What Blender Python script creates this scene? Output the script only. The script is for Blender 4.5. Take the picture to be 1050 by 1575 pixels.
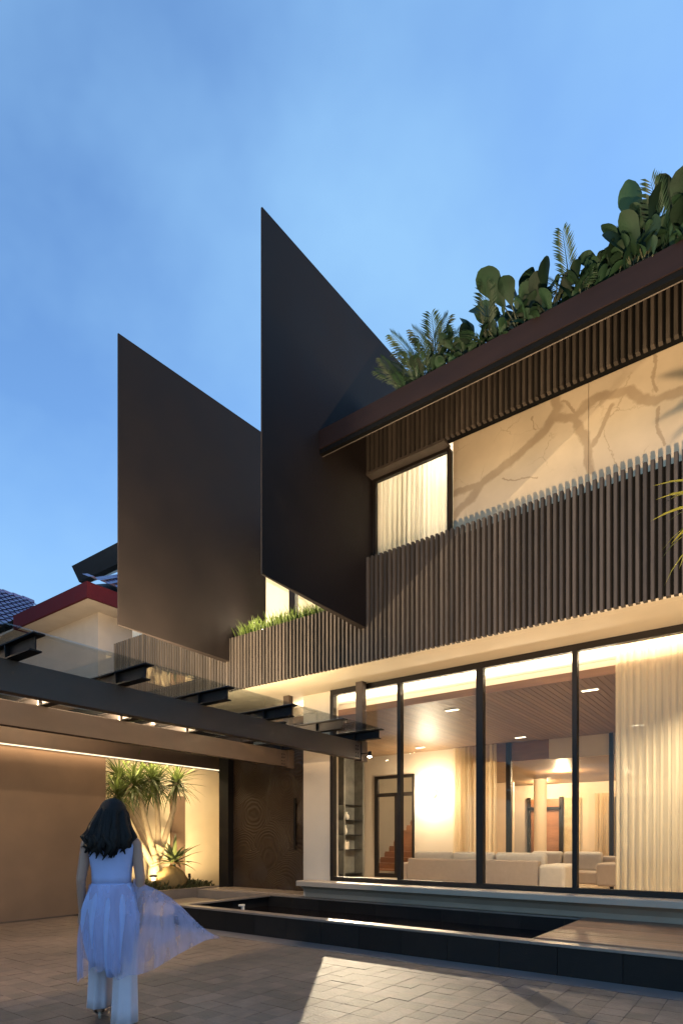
import bpy, bmesh, math, random
from mathutils import Vector, Matrix, Quaternion
random.seed(11)
R = math.radians
scene = bpy.context.scene
for o in list(bpy.data.objects):
    bpy.data.objects.remove(o)
COL = scene.collection

# ------------------------------------------------------------------ camera
cd = bpy.data.cameras.new('camera'); cam = bpy.data.objects.new('camera', cd); COL.objects.link(cam)
cam.location = (0, 0, 1.4)
cam.rotation_euler = (R(90), 0, math.atan2(670, 908))
cd.sensor_fit = 'HORIZONTAL'; cd.sensor_width = 36; cd.lens = 36 * 908 / 1050
cd.shift_y = 504.5 / 1050
cd.clip_start = 0.05; cd.clip_end = 500
scene.camera = cam

# ------------------------------------------------------------------ dusk sky, last light, exposure
SUN_ELEV, SUN_ROT = 14, 25
w = bpy.data.worlds.new('World'); scene.world = w; w.use_nodes = True
nt = w.node_tree; N = nt.nodes; N.clear()
sky = N.new('ShaderNodeTexSky'); sky.sky_type = 'NISHITA'; sky.sun_disc = False
sky.sun_elevation = R(SUN_ELEV); sky.sun_rotation = R(SUN_ROT); sky.air_density = 1.0; sky.dust_density = 0.3; sky.ozone_density = 4.2
tc = N.new('ShaderNodeTexCoord')
mp = N.new('ShaderNodeMapping'); mp.inputs['Scale'].default_value = (1.0, 1.0, 1.3); mp.inputs['Location'].default_value = (2.246, -2.80, -7.749)
nz = N.new('ShaderNodeTexNoise'); nz.inputs['Scale'].default_value = 2.3; nz.inputs['Detail'].default_value = 5; nz.inputs['Roughness'].default_value = .5
mr = N.new('ShaderNodeMapRange'); mr.inputs['From Min'].default_value = .32; mr.inputs['From Max'].default_value = .68
mr.inputs['To Min'].default_value = 0; mr.inputs['To Max'].default_value = .95
mx = N.new('ShaderNodeMix'); mx.data_type = 'RGBA'
mx.inputs['B'].default_value = (.86, 1.62, 2.58, 1)          # thin high cloud
bg = N.new('ShaderNodeBackground'); bg.inputs['Strength'].default_value = 0.11
out = N.new('ShaderNodeOutputWorld')
L = nt.links.new
L(tc.outputs['Generated'], mp.inputs['Vector']); L(mp.outputs[0], nz.inputs['Vector']); L(nz.outputs['Fac'], mr.inputs['Value'])
L(mr.outputs[0], mx.inputs['Factor']); L(sky.outputs[0], mx.inputs['A']); L(mx.outputs['Result'], bg.inputs[0]); L(bg.outputs[0], out.inputs[0])
sl = bpy.data.lights.new('last_daylight', 'SUN'); sl.energy = 0.03; sl.angle = R(12); sl.color = (.9, .9, 1)
so = bpy.data.objects.new('last_daylight', sl); COL.objects.link(so)
_d = Vector((math.sin(R(SUN_ROT)) * math.cos(R(SUN_ELEV)), math.cos(R(SUN_ROT)) * math.cos(R(SUN_ELEV)), math.sin(R(SUN_ELEV))))
so.rotation_euler = _d.to_track_quat('Z', 'Y').to_euler()

vs = scene.view_settings; vs.view_transform = 'Standard'; vs.look = 'None'; vs.exposure = 1.8; vs.gamma = 1; vs.use_curve_mapping = False
scene.render.engine = 'CYCLES'
cy = scene.cycles
cy.use_denoising = True
try: cy.denoiser = 'OPENIMAGEDENOISE'
except Exception: pass
cy.max_bounces = 8; cy.diffuse_bounces = 3; cy.glossy_bounces = 3; cy.transmission_bounces = 4; cy.transparent_max_bounces = 16
cy.sample_clamp_indirect = 4; cy.caustics_reflective = False; cy.caustics_refractive = False
cy.use_light_tree = True

# ------------------------------------------------------------------ light helpers
LP = 0.5
WARM = (1.0, .71, .42); SOFTW = (1.0, .82, .58)
def lamp(name, kind, loc, power, color=WARM, target=None, size=.05, size_y=None, spot=60, blend=.5, parent=None):
    l = bpy.data.lights.new(name, kind); l.energy = power * LP; l.color = color
    if kind == 'SPOT':
        l.spot_size = R(spot); l.spot_blend = blend; l.shadow_soft_size = size
    elif kind == 'POINT':
        l.shadow_soft_size = size
    elif kind == 'AREA':
        l.shape = 'RECTANGLE'; l.size = size; l.size_y = size_y or size
    o = bpy.data.objects.new(name, l); COL.objects.link(o)
    o.location = loc
    if target is not None:
        o.rotation_euler = (Vector(target) - Vector(loc)).to_track_quat('-Z', 'Y').to_euler()
        if kind == 'AREA' and size_y and size_y > size:      # long strips run along the world Y axis
            z = -(Vector(target) - Vector(loc)).normalized(); yv = (Vector((0, 1, 0)) - z * z.y).normalized()
            o.rotation_euler = Matrix((yv.cross(z), yv, z)).transposed().to_euler()
    if parent is not None:
        o.parent = parent; o.location = Vector(loc) - wloc(parent)
    return o
def wloc(o):
    v = Vector((0, 0, 0))
    while o is not None:
        v += o.location; o = o.parent
    return v

# ------------------------------------------------------------------ materials
MATS = {}
def nodes_of(name):
    m = bpy.data.materials.new(name); m.use_nodes = True
    nt = m.node_tree; nt.nodes.clear()
    o = nt.nodes.new('ShaderNodeOutputMaterial'); b = nt.nodes.new('ShaderNodeBsdfPrincipled')
    nt.links.new(b.outputs[0], o.inputs[0])
    MATS[name] = m
    return m, nt, b, o
def mat(name, col, rough=.6, var=.18, scale=6, bump=.15, metal=0, stretch=(1, 1, 1), rnd=.0, spec=.5, bscale=None, emit=None, estr=0, trans=0):
    m, nt, b, o = nodes_of(name); N = nt.nodes; L = nt.links.new
    g = N.new('ShaderNodeNewGeometry'); mp = N.new('ShaderNodeMapping'); mp.inputs['Scale'].default_value = stretch
    L(g.outputs['Position'], mp.inputs['Vector'])
    n = N.new('ShaderNodeTexNoise'); n.inputs['Scale'].default_value = scale; n.inputs['Detail'].default_value = 6
    L(mp.outputs[0], n.inputs['Vector'])
    n2 = N.new('ShaderNodeTexNoise'); n2.inputs['Scale'].default_value = scale * .15; n2.inputs['Detail'].default_value = 3
    L(mp.outputs[0], n2.inputs['Vector'])
    ad = N.new('ShaderNodeMath'); ad.operation = 'ADD'; L(n.outputs['Fac'], ad.inputs[0]); L(n2.outputs['Fac'], ad.inputs[1])
    r = N.new('ShaderNodeMapRange'); r.inputs['From Min'].default_value = .6; r.inputs['From Max'].default_value = 1.4
    r.inputs['To Min'].default_value = 1 - var; r.inputs['To Max'].default_value = 1 + var
    L(ad.outputs[0], r.inputs['Value'])
    fac = r.outputs[0]
    if rnd:
        oi = N.new('ShaderNodeObjectInfo'); rr = N.new('ShaderNodeMapRange')
        rr.inputs['To Min'].default_value = 1 - rnd; rr.inputs['To Max'].default_value = 1 + rnd
        L(oi.outputs['Random'], rr.inputs['Value'])
        mu = N.new('ShaderNodeMath'); mu.operation = 'MULTIPLY'; L(fac, mu.inputs[0]); L(rr.outputs[0], mu.inputs[1]); fac = mu.outputs[0]
    vm = N.new('ShaderNodeVectorMath'); vm.operation = 'SCALE'; vm.inputs[0].default_value = col; L(fac, vm.inputs['Scale'])
    L(vm.outputs[0], b.inputs['Base Color'])
    b.inputs['Metallic'].default_value = metal; b.inputs['Specular IOR Level'].default_value = spec
    rg = N.new('ShaderNodeMapRange'); rg.inputs['To Min'].default_value = max(0.02, rough - .1); rg.inputs['To Max'].default_value = min(1, rough + .1)
    L(n.outputs['Fac'], rg.inputs['Value']); L(rg.outputs[0], b.inputs['Roughness'])
    if bump:
        bn = N.new('ShaderNodeTexNoise'); bn.inputs['Scale'].default_value = bscale or scale * 6; bn.inputs['Detail'].default_value = 5
        L(mp.outputs[0], bn.inputs['Vector'])
        bp = N.new('ShaderNodeBump'); bp.inputs['Strength'].default_value = bump; bp.inputs['Distance'].default_value = .01
        L(bn.outputs['Fac'], bp.inputs['Height']); L(bp.outputs[0], b.inputs['Normal'])
    if emit:
        b.inputs['Emission Color'].default_value = (*emit, 1); b.inputs['Emission Strength'].default_value = estr
    if trans:
        t = N.new('ShaderNodeBsdfTranslucent'); L(vm.outputs[0], t.inputs['Color'])
        ms = N.new('ShaderNodeMixShader'); ms.inputs[0].default_value = trans
        L(b.outputs[0], ms.inputs[1]); L(t.outputs[0], ms.inputs[2]); L(ms.outputs[0], o.inputs[0])
    return m
def emitter(name, col, strength):
    m, nt, b, o = nodes_of(name)
    e = nt.nodes.new('ShaderNodeEmission'); e.inputs[0].default_value = (*col, 1); e.inputs[1].default_value = strength
    nt.links.new(e.outputs[0], o.inputs[0]); return m
def glass(name, tint, refl=1.0, base=.02, rough=.0):
    m, nt, b, o = nodes_of(name); N = nt.nodes; L = nt.links.new
    t = N.new('ShaderNodeBsdfTransparent'); t.inputs[0].default_value = (*tint, 1)
    g = N.new('ShaderNodeBsdfGlossy'); g.inputs['Roughness'].default_value = rough; g.inputs[0].default_value = (1, 1, 1, 1)
    ge = N.new('ShaderNodeNewGeometry'); dt = N.new('ShaderNodeVectorMath'); dt.operation = 'DOT_PRODUCT'; L(ge.outputs['Incoming'], dt.inputs[0]); L(ge.outputs['Normal'], dt.inputs[1])
    ab = N.new('ShaderNodeMath'); ab.operation = 'ABSOLUTE'; L(dt.outputs['Value'], ab.inputs[0])
    om = N.new('ShaderNodeMath'); om.operation = 'SUBTRACT'; om.inputs[0].default_value = 1; L(ab.outputs[0], om.inputs[1])
    f = N.new('ShaderNodeMath'); f.operation = 'POWER'; f.inputs[1].default_value = 5; L(om.outputs[0], f.inputs[0])
    mu = N.new('ShaderNodeMath'); mu.operation = 'MULTIPLY_ADD'; mu.inputs[1].default_value = refl; mu.inputs[2].default_value = base; mu.use_clamp = True
    ms = N.new('ShaderNodeMixShader')
    L(f.outputs[0], mu.inputs[0]); L(mu.outputs[0], ms.inputs[0]); L(t.outputs[0], ms.inputs[1]); L(g.outputs[0], ms.inputs[2]); L(ms.outputs[0], o.inputs[0])
    return m
def sheer(name, col, transp=.25, transl=.5, stretch=(14, 14, .3), tvar=.04):
    m, nt, b, o = nodes_of(name); N = nt.nodes; L = nt.links.new
    g = N.new('ShaderNodeNewGeometry'); mp = N.new('ShaderNodeMapping'); mp.inputs['Scale'].default_value = stretch
    L(g.outputs['Position'], mp.inputs['Vector'])
    n = N.new('ShaderNodeTexNoise'); n.inputs['Scale'].default_value = 2; n.inputs['Detail'].default_value = 4; L(mp.outputs[0], n.inputs['Vector'])
    r = N.new('ShaderNodeMapRange'); r.inputs['From Min'].default_value = .3; r.inputs['From Max'].default_value = .7; r.inputs['To Min'].default_value = .82; r.inputs['To Max'].default_value = 1.1
    L(n.outputs['Fac'], r.inputs['Value'])
    vm = N.new('ShaderNodeVectorMath'); vm.operation = 'SCALE'; vm.inputs[0].default_value = col; L(r.outputs[0], vm.inputs['Scale'])
    b.inputs['Roughness'].default_value = .9; b.inputs['Specular IOR Level'].default_value = .1; L(vm.outputs[0], b.inputs['Base Color'])
    t = N.new('ShaderNodeBsdfTranslucent'); L(vm.outputs[0], t.inputs['Color'])
    tp = N.new('ShaderNodeBsdfTransparent')
    m1 = N.new('ShaderNodeMixShader'); m1.inputs[0].default_value = transl; L(b.outputs[0], m1.inputs[1]); L(t.outputs[0], m1.inputs[2])
    tr_ = N.new('ShaderNodeMapRange'); tr_.inputs['From Min'].default_value = .3; tr_.inputs['From Max'].default_value = .7; L(n.outputs['Fac'], tr_.inputs['Value'])
    tr_.inputs['To Min'].default_value = max(0, transp - tvar); tr_.inputs['To Max'].default_value = min(1, transp + tvar)
    m2 = N.new('ShaderNodeMixShader'); L(tr_.outputs[0], m2.inputs[0]); L(m1.outputs[0], m2.inputs[1]); L(tp.outputs[0], m2.inputs[2])
    L(m2.outputs[0], o.inputs[0]); return m

M = dict(
    slat=mat('timber_slat', (.064, .050, .041), .7, .35, 7, .5, stretch=(6, 6, .5), rnd=.32),
    slatback=mat('black_backing', (.005, .005, .005), .9, .2, spec=.1),
    fin=mat('dark_bronze_cladding', (.0135, .0092, .0085), .75, .4, 1.6, .08, spec=.2),
    fascia=mat('brown_fascia', (.019, .010, .009), .7, .4, 3, .1, stretch=(.4, 2, 2), spec=.2),
    black=mat('black_band', (.006, .006, .006), .8, .2, spec=.1),
    soffit=mat('cream_soffit_paint', (.66, .56, .42), .7, .05, 4, .04),
    cream=mat('cream_wall_paint', (.62, .53, .42), .75, .07, 3, .12, bscale=60),
    niche=mat('niche_wall_render', (.60, .50, .34), .8, .08, 3, .15, bscale=70),
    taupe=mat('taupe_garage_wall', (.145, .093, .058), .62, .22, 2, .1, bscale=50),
    white=mat('white_paint', (.78, .73, .64), .7, .04, 4, .04),
    steel=mat('brown_painted_steel', (.066, .043, .031), .6, .25, 5, .08),
    darksteel=mat('black_painted_steel', (.008, .007, .007), .6, .25, 5, .06, spec=.2),
    frame=mat('dark_window_frame', (.016, .012, .010), .5, .15, 8, .03, spec=.25),
    ledge=mat('grey_ledge_stone', (.40, .33, .26), .55, .12, 4, .1),
    stone=mat('black_pool_stone', (.0095, .0082, .0078), .62, .4, 9, .25, rnd=.35, spec=.25),
    coping=mat('pool_coping_stone', (.20, .165, .14), .4, .2, 8, .15),
    paver=mat('grey_paver', (.170, .128, .100), .62, .45, 7, .7, rnd=.24, bscale=45),
    paverbed=mat('paver_joint_sand', (.085, .066, .052), .95, .3, 20, .3),
    shade_strip=mat('shade_strip_grey', (.15, .14, .14), .55, .2, 4, .15),  # cool grey painting the sky-lit shade beside the pool wall
    deck=mat('timber_deck', (.26, .145, .085), .45, .35, 6, .35, stretch=(.6, 7, 7), rnd=.2),
    landing=mat('landing_stone', (.22, .18, .15), .55, .2, 5, .15),
    woodceil=mat('ceiling_timber', (.165, .100, .052), .5, .22, 5, .15, stretch=(5, .5, 5), rnd=.14),
    intfloor=mat('interior_stone_floor', (.42, .33, .25), .3, .12, 3, .03),
    darkwood=mat('dark_timber_header', (.22, .11, .05), .45, .25, 4, .1, stretch=(.6, 4, 4)),
    tread=mat('stair_timber', (.30, .14, .07), .45, .25, 5, .1, stretch=(.6, 4, 4)),
    greystone=mat('grey_shelf_stone', (.17, .165, .145), .45, .5, 5, .15),
    sofa=mat('beige_sofa_fabric', (.44, .34, .26), .95, .08, 14, .35, bscale=300, spec=.15),
    cushion=mat('pale_cushion_fabric', (.56, .48, .39), .95, .08, 14, .35, bscale=300, spec=.15),
    paper=mat('book_paper', (.7, .62, .5), .8, .3, 9, 0, rnd=.35),
    red=mat('red_lacquer', (.30, .03, .03), .35, .1),
    ceramic=mat('white_ceramic', (.75, .70, .62), .3, .05),
    curtain=sheer('cream_sheer_curtain', (.80, .69, .50), .10, .55),
    curtain2=sheer('upper_sheer_curtain', (.80, .76, .67), .14, .6),
    glass=glass('window_glass', (.97, .97, .95), .40, .010),
    canopyglass=glass('canopy_glass', (.86, .90, .91), .9, .045, .02),
    led=emitter('led_strip_light', (1, .80, .52), .55),
    ledsoft=emitter('shelf_light', (1, .78, .46), 5),
    lens=emitter('downlight_lens', (1, .86, .62), 4),
    globe=emitter('frosted_globe', (1, .84, .56), 3),
    bark=mat('pale_bark', (.42, .33, .21), .85, .3, 12, .7, stretch=(3, 3, 1)),
    sword=mat('sword_leaf', (.085, .115, .028), .45, .3, 6, .1, rnd=.35, trans=.25),
    roofleaf=mat('roof_leaf', (.016, .042, .020), .6, .35, 9, .2, rnd=.5, trans=.2, spec=.3),
    roofpalm=mat('roof_palm_leaf', (.018, .046, .020), .55, .3, 6, .05, rnd=.35, trans=.25),
    stem=mat('green_stem', (.06, .065, .03), .6, .2),
    varieg=mat('yellow_green_leaf', (.20, .20, .035), .45, .35, 5, .1, rnd=.35, trans=.3),
    brom=mat('agave_leaf', (.13, .16, .055), .45, .3, 6, .1, rnd=.35, trans=.15),
    brown_leaf=mat('bronze_leaf', (.20, .10, .05), .5, .3, 6, .1, rnd=.3, trans=.15),
    boulder=mat('mossy_boulder', (.22, .15, .06), .9, .45, 6, .8, bscale=25),
    cover=mat('groundcover_leaf', (.06, .065, .022), .6, .4, 12, .1, rnd=.3),
    gravel=mat('pale_gravel', (.50, .42, .28), .9, .3, 30, .6),
    grass=mat('planter_grass', (.11, .16, .03), .6, .4, 12, .1, trans=.3),
    soil=mat('dark_soil', (.03, .024, .018), .95, .3, 20, .5),
    tile=mat('glazed_roof_tile', (.16, .13, .24), .28, .25, 5, .1),
    maroon=mat('maroon_fascia_paint', (.050, .004, .008), .75, .15, 4, .05, spec=.15),
    nwall=mat('neighbour_wall_paint', (.40, .33, .28), .8, .12, 3, .1),
    slab=mat('dark_roof_slab', (.010, .011, .011), .5, .2),
    skin=mat('skin', (.36, .20, .14), .5, .06, 8, .03),
    hair=mat('black_hair', (.005, .004, .004), .6, .3, 3, .5, stretch=(30, 30, 2), bscale=8, spec=.25),
    dress=mat('pale_blue_dress_cloth', (.40, .45, .72), .85, .16, 5, .15, trans=.15),
    veil=sheer('lilac_sheer_cloth', (.50, .45, .70), .66, .4, (3, 3, 6), .24),
    overskirt=sheer('blue_sheer_cloth', (.60, .56, .78), .60, .3, (7, 7, 1), .25),
    trousers=mat('pale_trousers_cloth', (.52, .46, .50), .85, .1, 6, .15),
    shoe=mat('nude_shoe', (.42, .34, .28), .4, .08),
    spike=mat('black_garden_lamp_metal', (.01, .01, .01), .4, .1),
)
def water_mat():
    m, nt, b, o = nodes_of('dark_pool_water'); N = nt.nodes; L = nt.links.new
    b.inputs['Base Color'].default_value = (.008, .006, .006, 1); b.inputs['Roughness'].default_value = .04
    g = N.new('ShaderNodeNewGeometry'); n = N.new('ShaderNodeTexNoise'); n.inputs['Scale'].default_value = 3.5; n.inputs['Detail'].default_value = 3
    L(g.outputs['Position'], n.inputs['Vector']); bp = N.new('ShaderNodeBump'); bp.inputs['Strength'].default_value = .12; bp.inputs['Distance'].default_value = .03
    L(n.outputs['Fac'], bp.inputs['Height']); L(bp.outputs[0], b.inputs['Normal']); return m
M['water'] = water_mat()
def door_mat():
    m, nt, b, o = nodes_of('ripple_carved_bronze'); N = nt.nodes; L = nt.links.new
    g = N.new('ShaderNodeNewGeometry'); mp = N.new('ShaderNodeMapping'); mp.inputs['Scale'].default_value = (1, 0, 1)
    L(g.outputs['Position'], mp.inputs['Vector'])
    v = N.new('ShaderNodeTexVoronoi'); v.feature = 'SMOOTH_F1'; v.inputs['Scale'].default_value = 1.1; v.inputs['Smoothness'].default_value = .06; v.inputs['Randomness'].default_value = 1
    nz = N.new('ShaderNodeTexNoise'); nz.inputs['Scale'].default_value = 2; L(mp.outputs[0], nz.inputs['Vector'])
    vs_ = N.new('ShaderNodeVectorMath'); vs_.operation = 'SCALE'; vs_.inputs['Scale'].default_value = .10; L(nz.outputs['Color'], vs_.inputs[0])
    va = N.new('ShaderNodeVectorMath'); L(mp.outputs[0], va.inputs[0]); L(vs_.outputs[0], va.inputs[1]); L(va.outputs[0], v.inputs['Vector'])
    mu = N.new('ShaderNodeMath'); mu.operation = 'MULTIPLY'; mu.inputs[1].default_value = 165; L(v.outputs['Distance'], mu.inputs[0])
    si = N.new('ShaderNodeMath'); si.operation = 'SINE'; L(mu.outputs[0], si.inputs[0])
    bp = N.new('ShaderNodeBump'); bp.inputs['Strength'].default_value = .5; bp.inputs['Distance'].default_value = .006
    L(si.outputs[0], bp.inputs['Height']); L(bp.outputs[0], b.inputs['Normal'])
    cr = N.new('ShaderNodeMapRange'); cr.inputs['From Min'].default_value = -1; cr.inputs['To Min'].default_value = .85; cr.inputs['To Max'].default_value = 1.12; L(si.outputs[0], cr.inputs['Value'])
    sc = N.new('ShaderNodeVectorMath'); sc.operation = 'SCALE'; sc.inputs[0].default_value = (.042, .025, .015); L(cr.outputs[0], sc.inputs['Scale']); L(sc.outputs[0], b.inputs['Base Color'])
    b.inputs['Roughness'].default_value = .42; b.inputs['Metallic'].default_value = .25; return m
M['door'] = door_mat()
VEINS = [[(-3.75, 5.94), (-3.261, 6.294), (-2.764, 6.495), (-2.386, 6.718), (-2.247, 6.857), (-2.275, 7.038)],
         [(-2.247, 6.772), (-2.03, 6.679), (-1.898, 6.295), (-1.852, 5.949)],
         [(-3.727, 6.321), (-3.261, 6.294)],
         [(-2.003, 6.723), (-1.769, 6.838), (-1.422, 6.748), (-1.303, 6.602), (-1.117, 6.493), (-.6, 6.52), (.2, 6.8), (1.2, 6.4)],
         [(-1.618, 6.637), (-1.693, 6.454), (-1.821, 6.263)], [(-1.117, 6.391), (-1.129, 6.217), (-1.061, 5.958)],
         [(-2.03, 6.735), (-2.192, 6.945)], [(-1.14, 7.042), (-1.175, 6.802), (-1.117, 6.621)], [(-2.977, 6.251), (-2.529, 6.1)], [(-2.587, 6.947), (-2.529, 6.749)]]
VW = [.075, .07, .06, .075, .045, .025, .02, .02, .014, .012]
def marble_mat():
    m, nt, b, o = nodes_of('veined_marble'); N = nt.nodes; L = nt.links.new
    g = N.new('ShaderNodeNewGeometry'); mp = N.new('ShaderNodeMapping'); mp.inputs['Scale'].default_value = (1, 0, 1); L(g.outputs['Position'], mp.inputs['Vector'])
    def dn(scale, amp, detail):
        n = N.new('ShaderNodeTexNoise'); n.inputs['Scale'].default_value = scale; n.inputs['Detail'].default_value = detail; n.inputs['Roughness'].default_value = .65; L(mp.outputs[0], n.inputs['Vector'])
        s = N.new('ShaderNodeVectorMath'); s.operation = 'SUBTRACT'; L(n.outputs['Color'], s.inputs[0]); s.inputs[1].default_value = (.5, .5, .5)
        k = N.new('ShaderNodeVectorMath'); k.operation = 'MULTIPLY'; L(s.outputs[0], k.inputs[0]); k.inputs[1].default_value = (amp, 0, amp); return k.outputs[0]
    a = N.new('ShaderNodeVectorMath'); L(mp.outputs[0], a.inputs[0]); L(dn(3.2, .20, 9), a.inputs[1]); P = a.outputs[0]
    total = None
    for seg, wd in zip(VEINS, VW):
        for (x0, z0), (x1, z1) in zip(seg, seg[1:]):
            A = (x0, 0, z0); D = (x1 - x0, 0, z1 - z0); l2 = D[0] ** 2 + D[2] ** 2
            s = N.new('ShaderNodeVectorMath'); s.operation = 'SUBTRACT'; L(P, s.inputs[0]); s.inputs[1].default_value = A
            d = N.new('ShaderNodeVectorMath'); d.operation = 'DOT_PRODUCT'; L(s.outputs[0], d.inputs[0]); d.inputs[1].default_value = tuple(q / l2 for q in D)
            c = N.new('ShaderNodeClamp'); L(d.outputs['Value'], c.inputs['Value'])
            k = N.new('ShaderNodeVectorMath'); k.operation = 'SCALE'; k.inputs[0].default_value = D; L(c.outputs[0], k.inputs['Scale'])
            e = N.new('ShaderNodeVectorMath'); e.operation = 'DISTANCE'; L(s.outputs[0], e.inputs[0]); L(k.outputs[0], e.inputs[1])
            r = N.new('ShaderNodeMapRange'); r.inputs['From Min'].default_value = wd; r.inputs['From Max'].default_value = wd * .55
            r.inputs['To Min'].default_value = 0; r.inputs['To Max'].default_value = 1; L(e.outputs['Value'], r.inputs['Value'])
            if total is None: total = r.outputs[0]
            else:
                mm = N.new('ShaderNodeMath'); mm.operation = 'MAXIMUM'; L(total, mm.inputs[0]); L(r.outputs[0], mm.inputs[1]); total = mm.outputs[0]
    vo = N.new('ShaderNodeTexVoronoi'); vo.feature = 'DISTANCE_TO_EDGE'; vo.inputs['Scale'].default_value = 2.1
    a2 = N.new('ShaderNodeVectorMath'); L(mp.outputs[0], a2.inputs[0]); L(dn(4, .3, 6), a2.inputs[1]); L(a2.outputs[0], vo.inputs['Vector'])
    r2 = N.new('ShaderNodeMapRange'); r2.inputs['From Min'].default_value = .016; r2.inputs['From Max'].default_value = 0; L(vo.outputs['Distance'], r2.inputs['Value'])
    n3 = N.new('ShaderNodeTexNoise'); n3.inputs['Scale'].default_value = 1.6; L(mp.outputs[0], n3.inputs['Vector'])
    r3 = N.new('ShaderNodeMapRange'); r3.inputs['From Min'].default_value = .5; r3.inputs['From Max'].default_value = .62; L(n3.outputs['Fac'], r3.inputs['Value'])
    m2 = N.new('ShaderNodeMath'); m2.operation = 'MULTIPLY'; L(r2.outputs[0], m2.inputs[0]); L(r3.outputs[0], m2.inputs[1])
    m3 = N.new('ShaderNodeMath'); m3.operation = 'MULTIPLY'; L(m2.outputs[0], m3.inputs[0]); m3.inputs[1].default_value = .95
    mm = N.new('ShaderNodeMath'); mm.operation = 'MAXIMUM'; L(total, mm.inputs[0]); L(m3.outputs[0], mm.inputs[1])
    n4 = N.new('ShaderNodeTexNoise'); n4.inputs['Scale'].default_value = 5; n4.inputs['Detail'].default_value = 6; L(mp.outputs[0], n4.inputs['Vector'])
    r4 = N.new('ShaderNodeMapRange'); r4.inputs['To Min'].default_value = .55; r4.inputs['To Max'].default_value = .95; L(n4.outputs['Fac'], r4.inputs['Value'])
    m5 = N.new('ShaderNodeMath'); m5.operation = 'MULTIPLY'; L(mm.outputs[0], m5.inputs[0]); L(r4.outputs[0], m5.inputs[1])
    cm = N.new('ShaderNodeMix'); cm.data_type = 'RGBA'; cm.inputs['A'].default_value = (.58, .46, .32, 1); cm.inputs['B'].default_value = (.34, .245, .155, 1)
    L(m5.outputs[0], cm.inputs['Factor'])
    n6 = N.new('ShaderNodeTexNoise'); n6.inputs['Scale'].default_value = 1.3; n6.inputs['Detail'].default_value = 5; L(mp.outputs[0], n6.inputs['Vector'])
    r6 = N.new('ShaderNodeMapRange'); r6.inputs['From Min'].default_value = .3; r6.inputs['From Max'].default_value = .7; r6.inputs['To Min'].default_value = .82; r6.inputs['To Max'].default_value = 1.12; L(n6.outputs['Fac'], r6.inputs['Value'])
    sc = N.new('ShaderNodeVectorMath'); sc.operation = 'SCALE'; L(cm.outputs['Result'], sc.inputs[0]); L(r6.outputs[0], sc.inputs['Scale'])
    L(sc.outputs[0], b.inputs['Base Color']); b.inputs['Roughness'].default_value = .4; return m
M['marble'] = marble_mat()

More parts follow.
